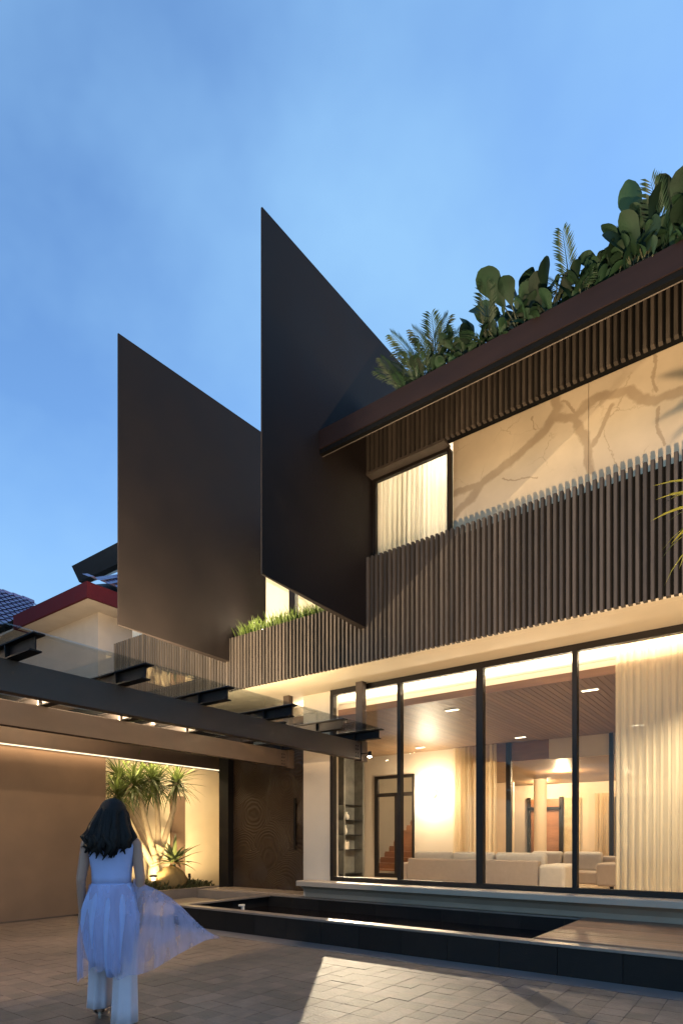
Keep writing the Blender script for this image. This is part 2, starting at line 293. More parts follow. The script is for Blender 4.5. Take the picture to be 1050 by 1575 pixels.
# ------------------------------------------------------------------ mesh helpers
class MB:
    def __init__(s): s.v = []; s.f = []
    def add(s, vs_, fs):
        k = len(s.v); s.v += [tuple(q) for q in vs_]; s.f += [tuple(i + k for i in f) for f in fs]; return s
    def box(s, x0, x1, y0, y1, z0, z1):
        return s.add([(x0, y0, z0), (x1, y0, z0), (x1, y1, z0), (x0, y1, z0), (x0, y0, z1), (x1, y0, z1), (x1, y1, z1), (x0, y1, z1)],
                     [(0, 3, 2, 1), (4, 5, 6, 7), (0, 1, 5, 4), (1, 2, 6, 5), (2, 3, 7, 6), (3, 0, 4, 7)])
    def prism(s, poly, axis, a, b):            # poly of 2-D points extruded along an axis
        n = len(poly)
        def P(p, t): return {'x': (t, p[0], p[1]), 'y': (p[0], t, p[1]), 'z': (p[0], p[1], t)}[axis]
        vs_ = [P(p, a) for p in poly] + [P(p, b) for p in poly]
        fs = [tuple(range(n))[::-1], tuple(range(n, 2 * n))] + [(i, (i + 1) % n, n + (i + 1) % n, n + i) for i in range(n)]
        return s.add(vs_, fs)
    def tube(s, pts, rad, n=8, cap=True):
        pts = [Vector(p) for p in pts]
        if not hasattr(rad, '__len__'): rad = [rad] * len(pts)
        k0 = len(s.v); ref = None
        for i, p in enumerate(pts):
            t = (pts[min(i + 1, len(pts) - 1)] - pts[max(i - 1, 0)]).normalized()
            if ref is None or abs(ref.dot(t)) > .95: ref = Vector((0, 0, 1)) if abs(t.z) < .9 else Vector((1, 0, 0))
            u = t.cross(ref).normalized(); v = t.cross(u)
            for j in range(n):
                a = 2 * math.pi * j / n; s.v.append(tuple(p + u * math.cos(a) * rad[i] + v * math.sin(a) * rad[i]))
        for i in range(len(pts) - 1):
            for j in range(n):
                a = k0 + i * n + j; b = k0 + i * n + (j + 1) % n; s.f.append((a, b, b + n, a + n))
        if cap:
            s.f.append(tuple(range(k0, k0 + n))[::-1]); e = k0 + (len(pts) - 1) * n; s.f.append(tuple(range(e, e + n)))
        return s
    def lathe(s, c, prof, n=16):
        k0 = len(s.v)
        for (r, z) in prof:
            for j in range(n):
                a = 2 * math.pi * j / n; s.v.append((c[0] + r * math.cos(a), c[1] + r * math.sin(a), c[2] + z))
        for i in range(len(prof) - 1):
            for j in range(n):
                a = k0 + i * n + j; b = k0 + i * n + (j + 1) % n; s.f.append((a, b, b + n, a + n))
        s.f.append(tuple(range(k0, k0 + n))[::-1]); e = k0 + (len(prof) - 1) * n; s.f.append(tuple(range(e, e + n)))
        return s
    def grid(s, fn, nu, nv):
        k0 = len(s.v)
        for i in range(nu + 1):
            for j in range(nv + 1): s.v.append(tuple(fn(i / nu, j / nv)))
        for i in range(nu):
            for j in range(nv):
                a = k0 + i * (nv + 1) + j; s.f.append((a, a + nv + 1, a + nv + 2, a + 1))
        return s
    def ell(s, c, r, nu=10, nv=8, noise=0, rot=None):
        c = Vector(c); k0 = len(s.v)
        for i in range(nv + 1):
            ph = math.pi * i / nv
            for j in range(nu):
                a = 2 * math.pi * j / nu
                q = Vector((r[0] * math.sin(ph) * math.cos(a), r[1] * math.sin(ph) * math.sin(a), r[2] * math.cos(ph))) * (1 + noise * random.uniform(-1, 1))
                if rot: q = rot @ q
                s.v.append(tuple(c + q))
        for i in range(nv):
            for j in range(nu):
                a = k0 + i * nu + j; b = k0 + i * nu + (j + 1) % nu; s.f.append((a, b, b + nu, a + nu))
        return s
    def mesh(s, name, m, smooth=False):
        me = bpy.data.meshes.new(name); me.from_pydata(s.v, [], s.f)
        bm = bmesh.new(); bm.from_mesh(me); bmesh.ops.recalc_face_normals(bm, faces=bm.faces); bm.to_mesh(me); bm.free()
        me.materials.append(m)
        if smooth:
            for p in me.polygons: p.use_smooth = True
        return me
    def build(s, name, m, parent=None, smooth=False, bevel=0, seg=2):
        me = s.mesh(name, m, smooth)
        o = link(name, me, parent)
        if parent is not None: o.location = -wloc(parent)
        if bevel:
            b = o.modifiers.new('bevel', 'BEVEL'); b.width = bevel; b.segments = seg; b.limit_method = 'ANGLE'
        return o
def link(name, me, parent=None, loc=(0, 0, 0), rot=None, scale=None):
    o = bpy.data.objects.new(name, me); COL.objects.link(o); o.location = loc
    if rot is not None: o.rotation_mode = 'QUATERNION'; o.rotation_quaternion = rot
    if scale is not None: o.scale = scale if hasattr(scale, '__len__') else (scale,) * 3
    if parent is not None: o.parent = parent
    return o
def thing(name, label, cat, loc=(0, 0, 0), group=None):
    o = bpy.data.objects.new(name, None); COL.objects.link(o); o.location = loc; o.empty_display_size = .1
    tag(o, label, cat, group); return o
def tag(o, label, cat, group=None, kind=None):
    o['label'] = label; o['category'] = cat
    if group: o['group'] = group
    if kind: o['kind'] = kind
    return o
def structure(o): o['kind'] = 'structure'; return o
def stuff(o): o['kind'] = 'stuff'; return o
def box(name, m, parent, *b, bevel=0): return MB().box(*b).build(name, m, parent, bevel=bevel)

# ================================================================== GROUND
g = structure(MB().box(-60, 40, -30, 80, -.3, -.03).build('ground', M['paverbed']))
pave = structure(MB().box(-10.57, 6, -6, 5.87, -.03, -.012).build('courtyard_pavement', M['paverbed']))
S_ = .2
pm = MB().box(-.097, .097, -.097, .097, -.012, 0); pmesh = None
cells = []
for i in range(-53, 30):
    for j in range(-30, 29):
        x = i * S_ + .13; y = 5.76 - (28 - j) * S_
        if x < -10.4 or y < -5.9: continue
        d = -.5937 * x + .8047 * y; r_ = .8047 * x + .5937 * y
        vis = d > .5 and abs(r_ / d) < .62 and d < 12 and 1.4 / d < .33
        cells.append((not vis, d, x, y))
cells.sort()
me = MB().box(-.0980, .0980, -.0980, .0980, -.014, 0)
pmesh = me.mesh('paver', M['paver'])
rest = MB()
for k, (nv, d, x, y) in enumerate(cells):
    dz = random.uniform(-.0025, .0015)
    if k < 300 and not nv:
        o = link('paver', pmesh, pave, (x, y, dz)); o.rotation_euler = (random.uniform(-.006, .006), random.uniform(-.006, .006), random.uniform(-.01, .01))
    else:
        rest.box(x - .0980, x + .0980, y - .0980, y + .0980, -.014, dz)
stuff(rest.build('paver_field', M['paver'], pave))
shade_strip = structure(MB().box(-8.2, 6, 5.87, 6.2, -.03, .002).build('pool_shade_band', M['shade_strip']))  # band added where only the pool wall's shadow falls

# ================================================================== POOL + DECK
pool = thing('reflecting_pool', 'long black stone pool with raised rim in front of the lit windows', 'pool', (-5, 7.3, 0))
x = -8.02; i = 0
while x < 3.4:
    x1 = x + .62
    box('stone_slab', M['stone'], pool, x + .002, x1 - .002, 6.2, 6.26, 0, .30, bevel=.003)
    x = x1
box('core', M['stone'], pool, -7.99, 3.4, 6.26, 6.34, -.02, .30)
y = 6.27
while y < 9.0:
    box('stone_slab', M['stone'], pool, -8.02, -7.97, y, min(9.0, y + .6) - .003, .0, .30, bevel=.003); y += .6
for a, b in [(-8.04, -6.6), (-6.6, -5.1), (-5.1, -3.6), (-3.6, -2.1), (-2.1, -.6), (-.6, .9), (.9, 3.4)]:
    box('coping', M['coping'], pool, a + .002, b - .002, 6.18, 6.36, .30, .33, bevel=.004)
for a, b in [(6.362, 7.4), (7.4, 8.41)]:
    box('coping', M['coping'], pool, -8.04, -7.88, a, b - .003, .30, .33, bevel=.004)
x = -7.95
while x < -2.16:
    box('stone_slab', M['stone'], pool, x + .002, min(-2.15, x + .62), 8.38, 8.42, -.02, .31, bevel=.003); x += .62
box('pool_edge', M['coping'], pool, -7.88, -2.06, 8.36, 8.43, .31, .332, bevel=.004)
box('pool_end_wall', M['stone'], pool, -2.15, -2.08, 6.36, 8.36, -.02, .325)
structure(MB().box(-7.97, -2.15, 6.34, 8.38, -.02, .115).build('water', M['water']))
t = thing('water_spout', 'short pale water spout pipe standing at the left end of the pool', 'spout', (-7.12, 6.9, .115))
MB().box(-7.14, -7.10, 6.88, 6.92, .115, .31).build('pipe', M['ceramic'], t, bevel=.004)
box('outlet', M['ceramic'], t, -7.145, -7.095, 6.82, 6.925, .30, .33, bevel=.004)
deck = thing('timber_deck', 'brown timber deck boards beside the black pool under the curtained window', 'deck', (-.5, 7.3, .33))
y = 6.375; k = 0
while y < 8.40:
    hi = .345 + random.uniform(-.001, .001)
    o = box('plank', M['deck'], deck, -2.10, 3.4, y, min(8.42, y + .118), .315, hi, bevel=.004); y += .123
box('joist', M['black'], deck, -2.06, 3.4, 6.37, 8.40, .20, .30)
land = structure(MB().box(-10.08, -8.03, 5.95, 8.3, -.02, .163).build('entry_landing', M['landing'], bevel=.006))
land2 = structure(MB().box(-10.08, -7.2, 8.42, 9.3, -.02, .33).build('entry_step', M['landing'], bevel=.006))

# ================================================================== HOUSE
house = thing('modern_house', 'large modern house with dark timber slats, black blade fins and lit ground floor windows', 'house', (-4, 8.5, 0))
def slat_mesh(h):
    b = MB(); w0, w1, d = .0215, .017, .072
    poly = [(-w0, 0), (w0, 0), (w0, -d + .012), (w1, -d), (-w1, -d), (-w0, -d + .012)]
    b.prism(poly, 'z', 0, h); return b.mesh('slat', M['slat'])
P_ = .077
SL = {h: slat_mesh(h) for h in (1.57, .95, .69)}
def slat(x, z, h): o = link('slat', SL[h], house, (x - house.location.x, 7.472 - house.location.y + random.uniform(-.002, .002), z)); return o
n = int((1.5 + 11.6) / P_)
for i in range(n):
    x = -11.6 + i * P_
    if -7.99 < x < -5.04: slat(x, 4.10, .95)
    else: slat(x, 4.10, 1.57)
    if x > -4.99: slat(x, 6.955, .69)
# backing walls of the upper storey
box('slat_backing', M['slatback'], house, -11.65, -8.0, 7.475, 7.6, 4.13, 5.64)
box('slat_backing', M['slatback'], house, -8.0, -5.0, 7.475, 7.6, 4.13, 5.02)
box('slat_backing', M['slatback'], house, -5.0, 1.6, 7.475, 7.50, 4.13, 5.59)
box('slat_backing', M['slatback'], house, -5.0, 1.6, 7.475, 7.60, 6.99, 7.62)
box('lintel_trim', M['slat'], house, -5.0, -3.70, 7.40, 7.60, 6.915, 6.953)
box('sill_trim', M['fascia'], house, -5.0, -3.70, 7.502, 7.62, 5.60, 5.64)
box('upper_wall', M['cream'], house, -11.6, -8.1, 7.85, 7.95, 5.0, 6.9)
box('balcony_floor', M['white'], house, -11.6, -5.05, 7.6, 9.6, 4.5, 4.6)
# wedge fins: knife edge towards the courtyard, thicker at the wall
def fin(xr, y0, y1, z0, zt0, zt1):
    a, b = xr - .025, xr - .20
    vs_ = [(xr, y0, z0), (a, y0, z0), (xr, y1, z0), (b, y1, z0), (xr, y0, zt0), (a, y0, zt0), (xr, y1, zt1), (b, y1, zt1)]
    MB().add(vs_, [(0, 2, 3, 1), (4, 5, 7, 6), (0, 4, 6, 2), (1, 3, 7, 5), (0, 1, 5, 4), (2, 6, 7, 3)]).build('fin', M['fin'], house, bevel=.004)
fin(-5.0, 5.165, 9.3, 4.61, 9.05, 9.33)
fin(-7.98, 5.158, 8.35, 4.64, 9.04, 9.26)
# roof: eave with planter gutter, slab rising behind it
box('fascia', M['fascia'], house, -5.0, 4, 6.26, 6.30, 6.70, 6.955, bevel=.004)
box('eave_band', M['black'], house, -5.0, 4, 6.275, 6.34, 6.64, 6.699)
box('drip_edge', M['coping'], house, -5.0, 4, 6.334, 6.341, 6.632, 6.639)
box('gutter_soil', M['soil'], house, -5.0, 4, 6.301, 6.42, 6.702, 6.915)
MB().prism([(6.342, 6.71), (7.55, 7.80), (7.55, 7.94), (6.342, 6.88)], 'x', -4.995, 4).build('roof_slab', M['black'], house)
box('roof_slab', M['black'], house, -4.995, 4, 7.55, 12, 7.70, 7.94)
# upper bedroom window
wf = MB()
for b in [(-4.99, -4.93, 7.56, 7.62, 5.665, 6.915), (-3.728, -3.703, 7.54, 7.678, 5.665, 6.915), (-4.93, -3.728, 7.56, 7.62, 6.87, 6.915), (-4.93, -3.728, 7.56, 7.62, 5.665, 5.69)]: wf.box(*b)
uw = wf.build('upper_window', M['frame'], house)
box('pane', M['glass'], uw, -4.93, -3.728, 7.585, 7.592, 5.69, 6.87)
# marble wall panels
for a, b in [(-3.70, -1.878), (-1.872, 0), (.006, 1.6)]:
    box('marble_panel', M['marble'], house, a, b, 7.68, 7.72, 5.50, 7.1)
rm = MB(); rm.box(-5.0, 1.6, 9.2, 9.3, 5.5, 7.4); rm.box(-5.0, 1.6, 7.66, 9.3, 7.3, 7.4); rm.box(-5.0, 1.6, 7.66, 9.3, 5.4, 5.5); rm.box(-5.0, -4.95, 7.63, 9.2, 5.5, 7.3); rm.box(-3.4, -3.3, 7.73, 9.2, 5.5, 7.3)
rm.build('bedroom_shell', M['white'], house)
lamp('bedroom_light', 'POINT', (-4.1, 8.55, 6.9), 30, (1, .90, .74), size=.1, parent=house)
# recess between the fins with balcony window
rc = MB(); rc.box(-9.8, -8.85, 9.0, 9.1, 4.6, 7.5); rc.box(-5.15, -4.97, 9.0, 11.6, 4.6, 7.5); rc.box(-9.8, -5.2, 9.0, 11.6, 7.5, 7.6); rc.box(-9.8, -4.9, 11.5, 11.6, 4.6, 7.5); rc.box(-9.8, -9.7, 9.1, 11.5, 4.6, 7.5)
rc.build('recess_wall', M['white'], house)
bw = MB(); bw.box(-8.85, -8.75, 8.95, 9.05, 4.6, 7.5); bw.box(-7.92, -7.76, 8.95, 9.05, 4.7, 7.4); bw.box(-5.2, -5.1, 8.95, 9.05, 4.6, 7.5); bw.box(-8.75, -5.2, 8.95, 9.05, 7.4, 7.5); bw.box(-6.4, -6.3, 8.96, 9.04, 4.7, 7.4); bw.box(-8.75, -5.2, 8.95, 9.05, 4.6, 4.7)
bo = bw.build('balcony_window', M['frame'], house)
box('pane', M['glass'], bo, -8.75, -7.92, 8.995, 9.003, 4.7, 7.4); box('pane', M['glass'], bo, -7.76, -6.4, 8.995, 9.003, 4.7, 7.4); box('pane', M['glass'], bo, -6.3, -5.2, 8.995, 9.003, 4.7, 7.4)
lamp('study_light', 'POINT', (-7.6, 10.3, 6.9), 150, (1, .86, .62), size=.12, parent=house)
# soffit in two boards with a shadow groove
box('soffit', M['soffit'], house, -11.6, 1.6, 7.478, 7.60, 4.10, 4.128)
box('soffit', M['soffit'], house, -11.6, -6.5, 7.606, 9.3, 4.10, 4.128)
box('soffit', M['soffit'], house, -6.5, 1.6, 7.606, 8.46, 4.10, 4.128)
# ground floor window wall
wn = MB()
wn.box(-6.50, 1.6, 8.46, 8.56, 4.005, 4.10); wn.box(-6.50, 1.6, 8.46, 8.56, .66, .735)
wo = wn.build('living_room_window', M['frame'], house, bevel=.003)
MX = [(-6.465, .035), (-5.06, .033), (-3.64, .055), (-2.25, .033), (-.85, .035), (.55, .035)]
for x, hw in MX: box('mullion', M['frame'], wo, x - hw, x + hw, 8.455, 8.565, .735, 4.005, bevel=.003)
for (x0, h0), (x1, h1) in zip(MX, MX[1:]): box('pane', M['glass'], wo, x0 + h0, x1 - h1, 8.508, 8.516, .735, 4.005)
# ledge
MB().prism([(8.16, .56), (8.16, .64), (8.18, .655), (8.57, .655), (8.57, .34), (8.43, .34), (8.41, .42), (8.34, .50), (8.26, .545)], 'x', -7.05, 1.6).build('window_ledge', M['ledge'], house, bevel=.004)
# cream pier, return and entrance
box('pier', M['cream'], house, -7.16, -6.505, 8.50, 8.72, .34, 4.098)
box('pier', M['cream'], house, -7.16, -7.0, 8.72, 9.2, .34, 4.098)
box('entry_wall', M['cream'], house, -10.1, -7.16, 9.22, 9.4, 3.40, 4.098)
box('door_frame', M['darksteel'], house, -10.1, -9.80, 9.05, 9.4, .33, 3.40, bevel=.004)
box('door_frame', M['darksteel'], house, -7.64, -7.16, 9.18, 9.4, .33, 3.40)
dr = box('pivot_door', M['door'], house, -9.795, -7.645, 9.2, 9.28, .34, 3.395, bevel=.003)
hb = MB().box(-7.96, -7.91, 9.135, 9.165, 1.2, 2.25); hb.box(-7.95, -7.92, 9.165, 9.2, 1.3, 1.34); hb.box(-7.95, -7.92, 9.165, 9.2, 2.1, 2.14)
hb.build('handle', M['darksteel'], dr, bevel=.003)
# --- interior shell
box('interior_floor', M['intfloor'], house, -9.9, 1.6, 8.57, 14.0, .25, .35)
box('interior_floor', M['intfloor'], house, -11.2, 1.6, 14.0, 20.6, .25, .348)
box('cove_ceiling', M['white'], house, -9.9, 1.6, 8.565, 9.6, 4.105, 4.16)
box('cove_back', M['white'], house, -9.9, 1.6, 9.55, 9.6, 3.90, 4.105)
box('ceiling_fascia', M['darkwood'], house, -9.75, 1.6, 8.90, 8.925, 3.725, 3.84)
box('ceiling_deck', M['darkwood'], house, -9.9, 1.6, 8.93, 14.1, 3.79, 3.83)
x = -9.7
while x < 1.5:
    box('ceiling_plank', M['woodceil'], house, x + .004, x + .096, 9.06, 14.0, 3.752, 3.785); x += .10
box('ceiling_plank', M['woodceil'], house, -9.7, 1.6, 8.928, 9.052, 3.752, 3.785)
box('side_wall', M['cream'], house, -9.95, -9.85, 9.41, 14.1, .3, 4.1)
box('side_wall', M['cream'], house, 1.6, 1.7, 8.5, 20.6, .3, 7.6)
box('rear_wall', M['cream'], house, -7.88, -6.55, 14.0, 14.15, .35, 3.79)
box('rear_wall', M['cream'], house, -9.86, -9.17, 14.0, 14.15, .35, 3.79)
box('rear_wall', M['cream'], house, -9.17, -7.88, 14.0, 14.15, 3.18, 3.79)
box('rear_header', M['darkwood'], house, -6.55, -4.3, 14.0, 14.06, 3.30, 3.79)
box('rear_header', M['cream'], house, -4.3, 1.6, 14.0, 14.06, 3.28, 3.79)
# glazed stair door
df = MB()
for b in [(-9.16, -9.05, 13.98, 14.06, .35, 3.18), (-8.50, -8.33, 13.98, 14.06, .35, 2.68), (-7.95, -7.885, 13.98, 14.06, .35, 3.18), (-9.05, -7.95, 13.98, 14.06, 2.60, 2.70), (-9.05, -8.5, 13.98, 14.06, .35, .46), (-9.05, -7.95, 13.98, 14.06, 3.1, 3.18)]: df.box(*b)
do_ = df.build('glazed_door', M['frame'], house)
box('pane', M['glass'], do_, -9.05, -8.50, 14.015, 14.022, .46, 2.60); box('pane', M['glass'], do_, -8.33, -7.95, 14.015, 14.022, .35, 2.60); box('pane', M['glass'], do_, -9.05, -7.95, 14.015, 14.022, 2.70, 3.10)
box('stair_wall', M['cream'], house, -12.8, -7.0, 19.0, 19.1, .3, 4.2)
box('stair_wall', M['cream'], house, -7.75, -7.65, 14.16, 19.0, .3, 4.2)
box('stair_wall', M['cream'], house, -12.9, -12.8, 14.1, 19.0, .3, 4.2)
box('stair_ceiling', M['white'], house, -12.8, -7.0, 14.16, 19.0, 4.1, 4.2)
for i in range(13):
    yy = 14.9 + i * .27; z = .35 + (i + 1) * .17
    xa, xb = (-9.9, -8.3)
    box('stair_tread', M['tread'], house, xa, xb, yy, yy + .30, z - .05, z)
    box('stair_riser', M['tread'], house, xa, xb, yy + .24, yy + .27, z, z + .12)
lamp('stair_light', 'POINT', (-8.8, 15.6, 3.7), 120, SOFTW, size=.1, parent=house)
# far room
box('far_ceiling', M['woodceil'], house, -7.6, 1.6, 14.06, 20.6, 3.30, 3.4)
box('far_wall', M['cream'], house, -7.6, 1.6, 20.5, 20.6, .3, 3.4)
fw = MB()
for b in [(-7.0, -6.9, 20.35, 20.45, .35, 2.85), (-5.92, -5.80, 20.35, 20.45, .35, 2.85), (-7.0, -5.85, 20.35, 20.45, 2.42, 2.52), (-6.62, -6.54, 20.35, 20.45, .35, 2.42)]: fw.box(*b)
fo = fw.build('far_window_frame', M['frame'], house)
box('far_panel', M['tread'], house, -6.9, -5.92, 20.46, 20.49, .35, 2.8)
box('far_panel', M['gravel'], house, -5.78, -5.25, 20.44, 20.49, .35, 2.8)
MB().lathe((-5.95, 18.5, .35), [(.19, 0), (.19, 2.94)], 20).build('round_column', M['cream'], house, smooth=False)
pt = MB()
for b in [(-5.32, -5.20, 13.95, 14.05, .35, 3.78), (-2.98, -2.90, 13.95, 14.05, .35, 3.78), (-2.84, -2.78, 13.95, 14.05, .35, 3.78)]: pt.box(*b)
po = pt.build('glass_partition', M['frame'], house)
box('pane', M['glass'], po, -5.2, -2.98, 13.995, 14.003, .35, 3.30)
lamp('far_room_light', 'POINT', (-4.8, 16.8, 3.15), 200, WARM, size=.12, parent=house)
lamp('far_room_light', 'POINT', (-6.2, 19.4, 3.1), 120, WARM, size=.12, parent=house)
# cove strip that washes the ceiling edge and, through the glass, the soffit
box('cove_light_strip', M['led'], house, -6.4, 1.4, 9.10, 9.13, 3.84, 3.855)
lamp('cove_light', 'AREA', (-3.2, 9.10, 3.86), 110, SOFTW, (-3.2, 8.80, 4.9), size=9.0, size_y=.05, parent=house)

# ================================================================== CEILING LIGHTS
DL = [(-4.727, 9.771, 'nearest the middle mullion', 120), (-7.311, 13.28, 'above the bright rear wall', 140), (-2.358, 9.74, 'beside the tall sheer curtain', 120), (-4.727, 13.295, 'in front of the dark timber header', 130)]
def downlight(x, y, txt, p, tgt=None, spot=120, size=.04):
    t = thing('ceiling_light', 'small recessed ceiling light ' + txt, 'ceiling light', (x, y, 3.74), 'recessed lights in the timber ceiling')
    r = MB(); r.box(-.13, .13, -.05, -.04, -.004, .012).box(-.13, .13, .04, .05, -.004, .012).box(-.13, -.12, -.04, .04, -.004, .012).box(.12, .13, -.04, .04, -.004, .012)
    me = r.mesh('rim', M['ceramic']); link('rim', me, t)
    link('lens', MB().box(-.118, .118, -.038, .038, .002, .009).mesh('lens', M['lens']), t)
    lamp('downlight', 'SPOT', (x, y, 3.72), p, SOFTW, tgt or (x, y, 0), size=size, spot=spot, blend=.8, parent=t)
for d in DL: downlight(*d)
downlight(-8.6, 10.8, 'in the entrance hall behind the cream pier', 130)
downlight(-.6, 9.75, 'added behind the tall sheer curtain to brighten it', 420)  # extra lamp added to backlight the sheer curtain
downlight(-2.3, 13.3, 'above the far armchair', 150)
downlight(-9.0, 12.4, 'by the lit shelves, aimed out through the glass', 2600, (-3.6, 4.6, 0), 34, .015)
sc_ = thing('wall_lamp', 'round frosted wall lamp glowing on the cream rear wall', 'lamp', (-7.29, 13.95, 2.63))
MB().ell((-7.29, 13.86, 2.63), (.11, .09, .11), 16, 10).build('globe', M['globe'], sc_, smooth=True)
MB().box(-7.34, -7.24, 13.95, 13.998, 2.58, 2.68).build('bracket', M['ceramic'], sc_)
lamp('wall_lamp_light', 'POINT', (-7.29, 13.62, 2.63), 130, SOFTW, size=.1, parent=sc_)

# ================================================================== CURTAINS
def curtain(name, x0, x1, y, z0, z1, folds, amp, m, label, gather=0):
    rnd = random.Random(name + label)
    ph = [rnd.uniform(0, 6.28) for _ in range(4)]
    def fn(u, v):
        xx = x0 + (x1 - x0) * u
        a = amp * (1 + .4 * math.sin(u * 9 + ph[0])) * (.6 + .5 * v)
        yy = y + a * math.sin(u * folds * 6.283 + .9 * math.sin(u * 17 + ph[1])) + .3 * a * math.sin(u * folds * 13.1 + ph[2])
        xx += .25 * a * math.sin(u * folds * 12.566 + ph[3]) + gather * v * (1 - u)
        return (xx, yy, z1 + (z0 - z1) * v)
    o = MB().grid(fn, int(folds * 10), 10).build(name, m, None, smooth=True)
    return tag(o, label, 'curtain')
curtain('curtain', -1.80, 1.5, 8.80, .37, 4.08, 37, .032, M['curtain'], 'wide cream sheer curtain hanging behind the right end of the window', .0)
curtain('curtain', -6.70, -5.52, 13.85, .37, 3.74, 9, .05, M['curtain'], 'narrow cream curtain gathered beside the bright rear wall')
curtain('curtain', -4.95, -3.4, 7.75, 5.52, 7.1, 19, .045, M['curtain2'], 'pale sheer curtain drawn across the upper floor window')
curtain('curtain', -4.75, -4.15, 20.3, .36, 2.9, 6, .05, M['curtain'], 'pale curtain in the far room beside the bookcase')

# ================================================================== SOFAS
def cush(b, x0, x1, y0, y1, z0, z1):  # soft box
    return b.box(x0, x1, y0, y1, z0, z1)
sf = thing('sofa', 'long beige sofa seen from behind close to the window', 'sofa', (-4.9, 11.4, .35))
MB().box(-6.45, -3.62, 11.15, 11.32, .45, 1.00).build('backrest', M['sofa'], sf, bevel=.03, seg=3)
MB().box(-6.45, -3.62, 11.33, 12.05, .45, .80).build('seat', M['sofa'], sf, bevel=.05, seg=3)
MB().box(-6.70, -6.46, 11.17, 12.1, .43, .90).build('arm', M['sofa'], sf, bevel=.05, seg=3)
MB().box(-3.61, -3.12, 11.10, 12.1, .43, .93).build('arm', M['cushion'], sf, bevel=.06, seg=3)
for a, b in [(-6.40, -5.50), (-5.48, -4.58), (-4.56, -3.55)]:
    MB().box(a, b, 11.325, 11.52, .78, 1.145).build('back_cushion', M['cushion'], sf, bevel=.07, seg=4)
for lx in (-6.5, -3.3):
    for ly in (11.25, 11.95): box('leg', M['frame'], sf, lx - .03, lx + .03, ly - .03, ly + .03, .35, .45)
s2 = thing('sofa', 'beige two seat sofa facing the window near the sheer curtain', 'sofa', (-3.2, 13.3, .35))
MB().box(-4.55, -2.55, 13.55, 13.75, .50, 1.05).build('backrest', M['sofa'], s2, bevel=.04, seg=3)
MB().box(-4.55, -2.55, 12.85, 13.54, .47, .74).build('seat', M['sofa'], s2, bevel=.05, seg=3)
MB().box(-2.98, -2.50, 12.78, 13.75, .45, .92).build('arm', M['sofa'], s2, bevel=.05, seg=3)
MB().box(-4.80, -4.56, 12.78, 13.75, .45, .92).build('arm', M['sofa'], s2, bevel=.05, seg=3)
for a, b in [(-4.50, -3.82), (-3.80, -3.0)]:
    MB().box(a, b, 13.32, 13.56, .72, 1.14).build('back_cushion', M['cushion'], s2, bevel=.07, seg=4)
for lx in (-4.6, -3.45, -2.7): box('leg', M['frame'], s2, lx - .03, lx + .03, 12.86, 12.92, .35, .47)

# ================================================================== SHELVES AND ORNAMENTS
sh = thing('display_shelf', 'grey stone display shelves with small lights at the left of the living room', 'shelf', (-9.7, 13.2, .35))
box('back_panel', M['greystone'], sh, -9.84, -9.80, 11.9, 13.97, .35, 3.7)
for yy in (11.9, 13.02, 13.93): box('divider', M['greystone'], sh, -9.80, -9.50, yy - .03, yy + .03, .35, 3.7)
for z in (.45, 1.13, 1.54, 1.95, 2.37):
    box('shelf', M['darksteel'], sh, -9.80, -9.52, 11.93, 12.99, z - .02, z); box('shelf', M['darksteel'], sh, -9.80, -9.52, 13.05, 13.90, z - .02, z)
    if z > .5:
        box('shelf_light', M['ledsoft'], sh, -9.78, -9.76, 12.75, 12.95, z - .035, z - .022); box('shelf_light', M['ledsoft'], sh, -9.78, -9.76, 13.1, 13.4, z - .035, z - .022)
box('shelf_light', M['ledsoft'], sh, -9.78, -9.76, 13.1, 13.4, 2.70, 2.72)
def vase(x, y, z, r, h, m, label, cat='vase'):
    o = MB().lathe((x, y, z), [(r * .55, 0), (r, h * .3), (r * .85, h * .6), (r * .35, h * .8), (r * .5, h)], 12).build('vase', m, None, smooth=True); return tag(o, label, cat)
def books(x, y, z, n, label, axis='y'):
    grp = label
    for i in range(n):
        h = random.uniform(.2, .27); wd = random.uniform(.025, .04)
        o = MB().box(x - .09, x + .09, y, y + wd, z, z + h).build('book', M['paper'], None) if axis == 'y' else MB().box(y, y + wd, x - .09, x + .09, z, z + h).build('book', M['paper'], None)
        tag(o, ('leftmost', 'second from left', 'middle', 'second from right', 'rightmost')[i] + ' of ' + label, 'book', grp); y += wd + .003
books(-9.65, 13.12, 1.13, 5, 'five small pale books on the lit stone shelf')
vase(-9.65, 13.25, 1.54, .06, .26, M['ceramic'], 'slim pale vase on the second lit shelf')
vase(-9.65, 13.3, 1.95, .09, .22, M['ceramic'], 'round pale vase on the third lit shelf')
vase(-9.65, 12.6, 1.95, .08, .15, M['paper'], 'small bowl at the left end of the lit stone shelves', 'bowl')
bk = thing('bookcase', 'dark bookcase with white ornaments in the far room', 'bookcase', (-3.6, 19.9, .35))
box('back_panel', M['darkwood'], bk, -4.08, -2.4, 20.30, 20.34, .35, 2.75)
for xx in (-4.08, -3.24, -2.42): box('divider', M['frame'], bk, xx - .02, xx + .02, 19.95, 20.30, .35, 2.75)
for z in (.4, .95, 1.4, 1.85, 2.3, 2.73): box('shelf', M['frame'], bk, -4.06, -2.44, 19.95, 20.30, z - .02, z + .0)
vase(-3.82, 20.1, 1.85, .08, .42, M['ceramic'], 'tall white vase on the far bookcase')
vase(-3.82, 20.1, 1.17, .12, .18, M['ceramic'], 'white bowl on the far bookcase', 'bowl')
vase(-4.0, 20.1, .95, .14, .25, M['red'], 'red lacquer jar on the far bookcase', 'jar')
books(20.1, -3.95, 1.4, 5, 'five pale books on the far bookcase', 'x')
lamp('bookcase_light', 'POINT', (-3.6, 19.2, 2.9), 40, WARM, size=.08, parent=bk)

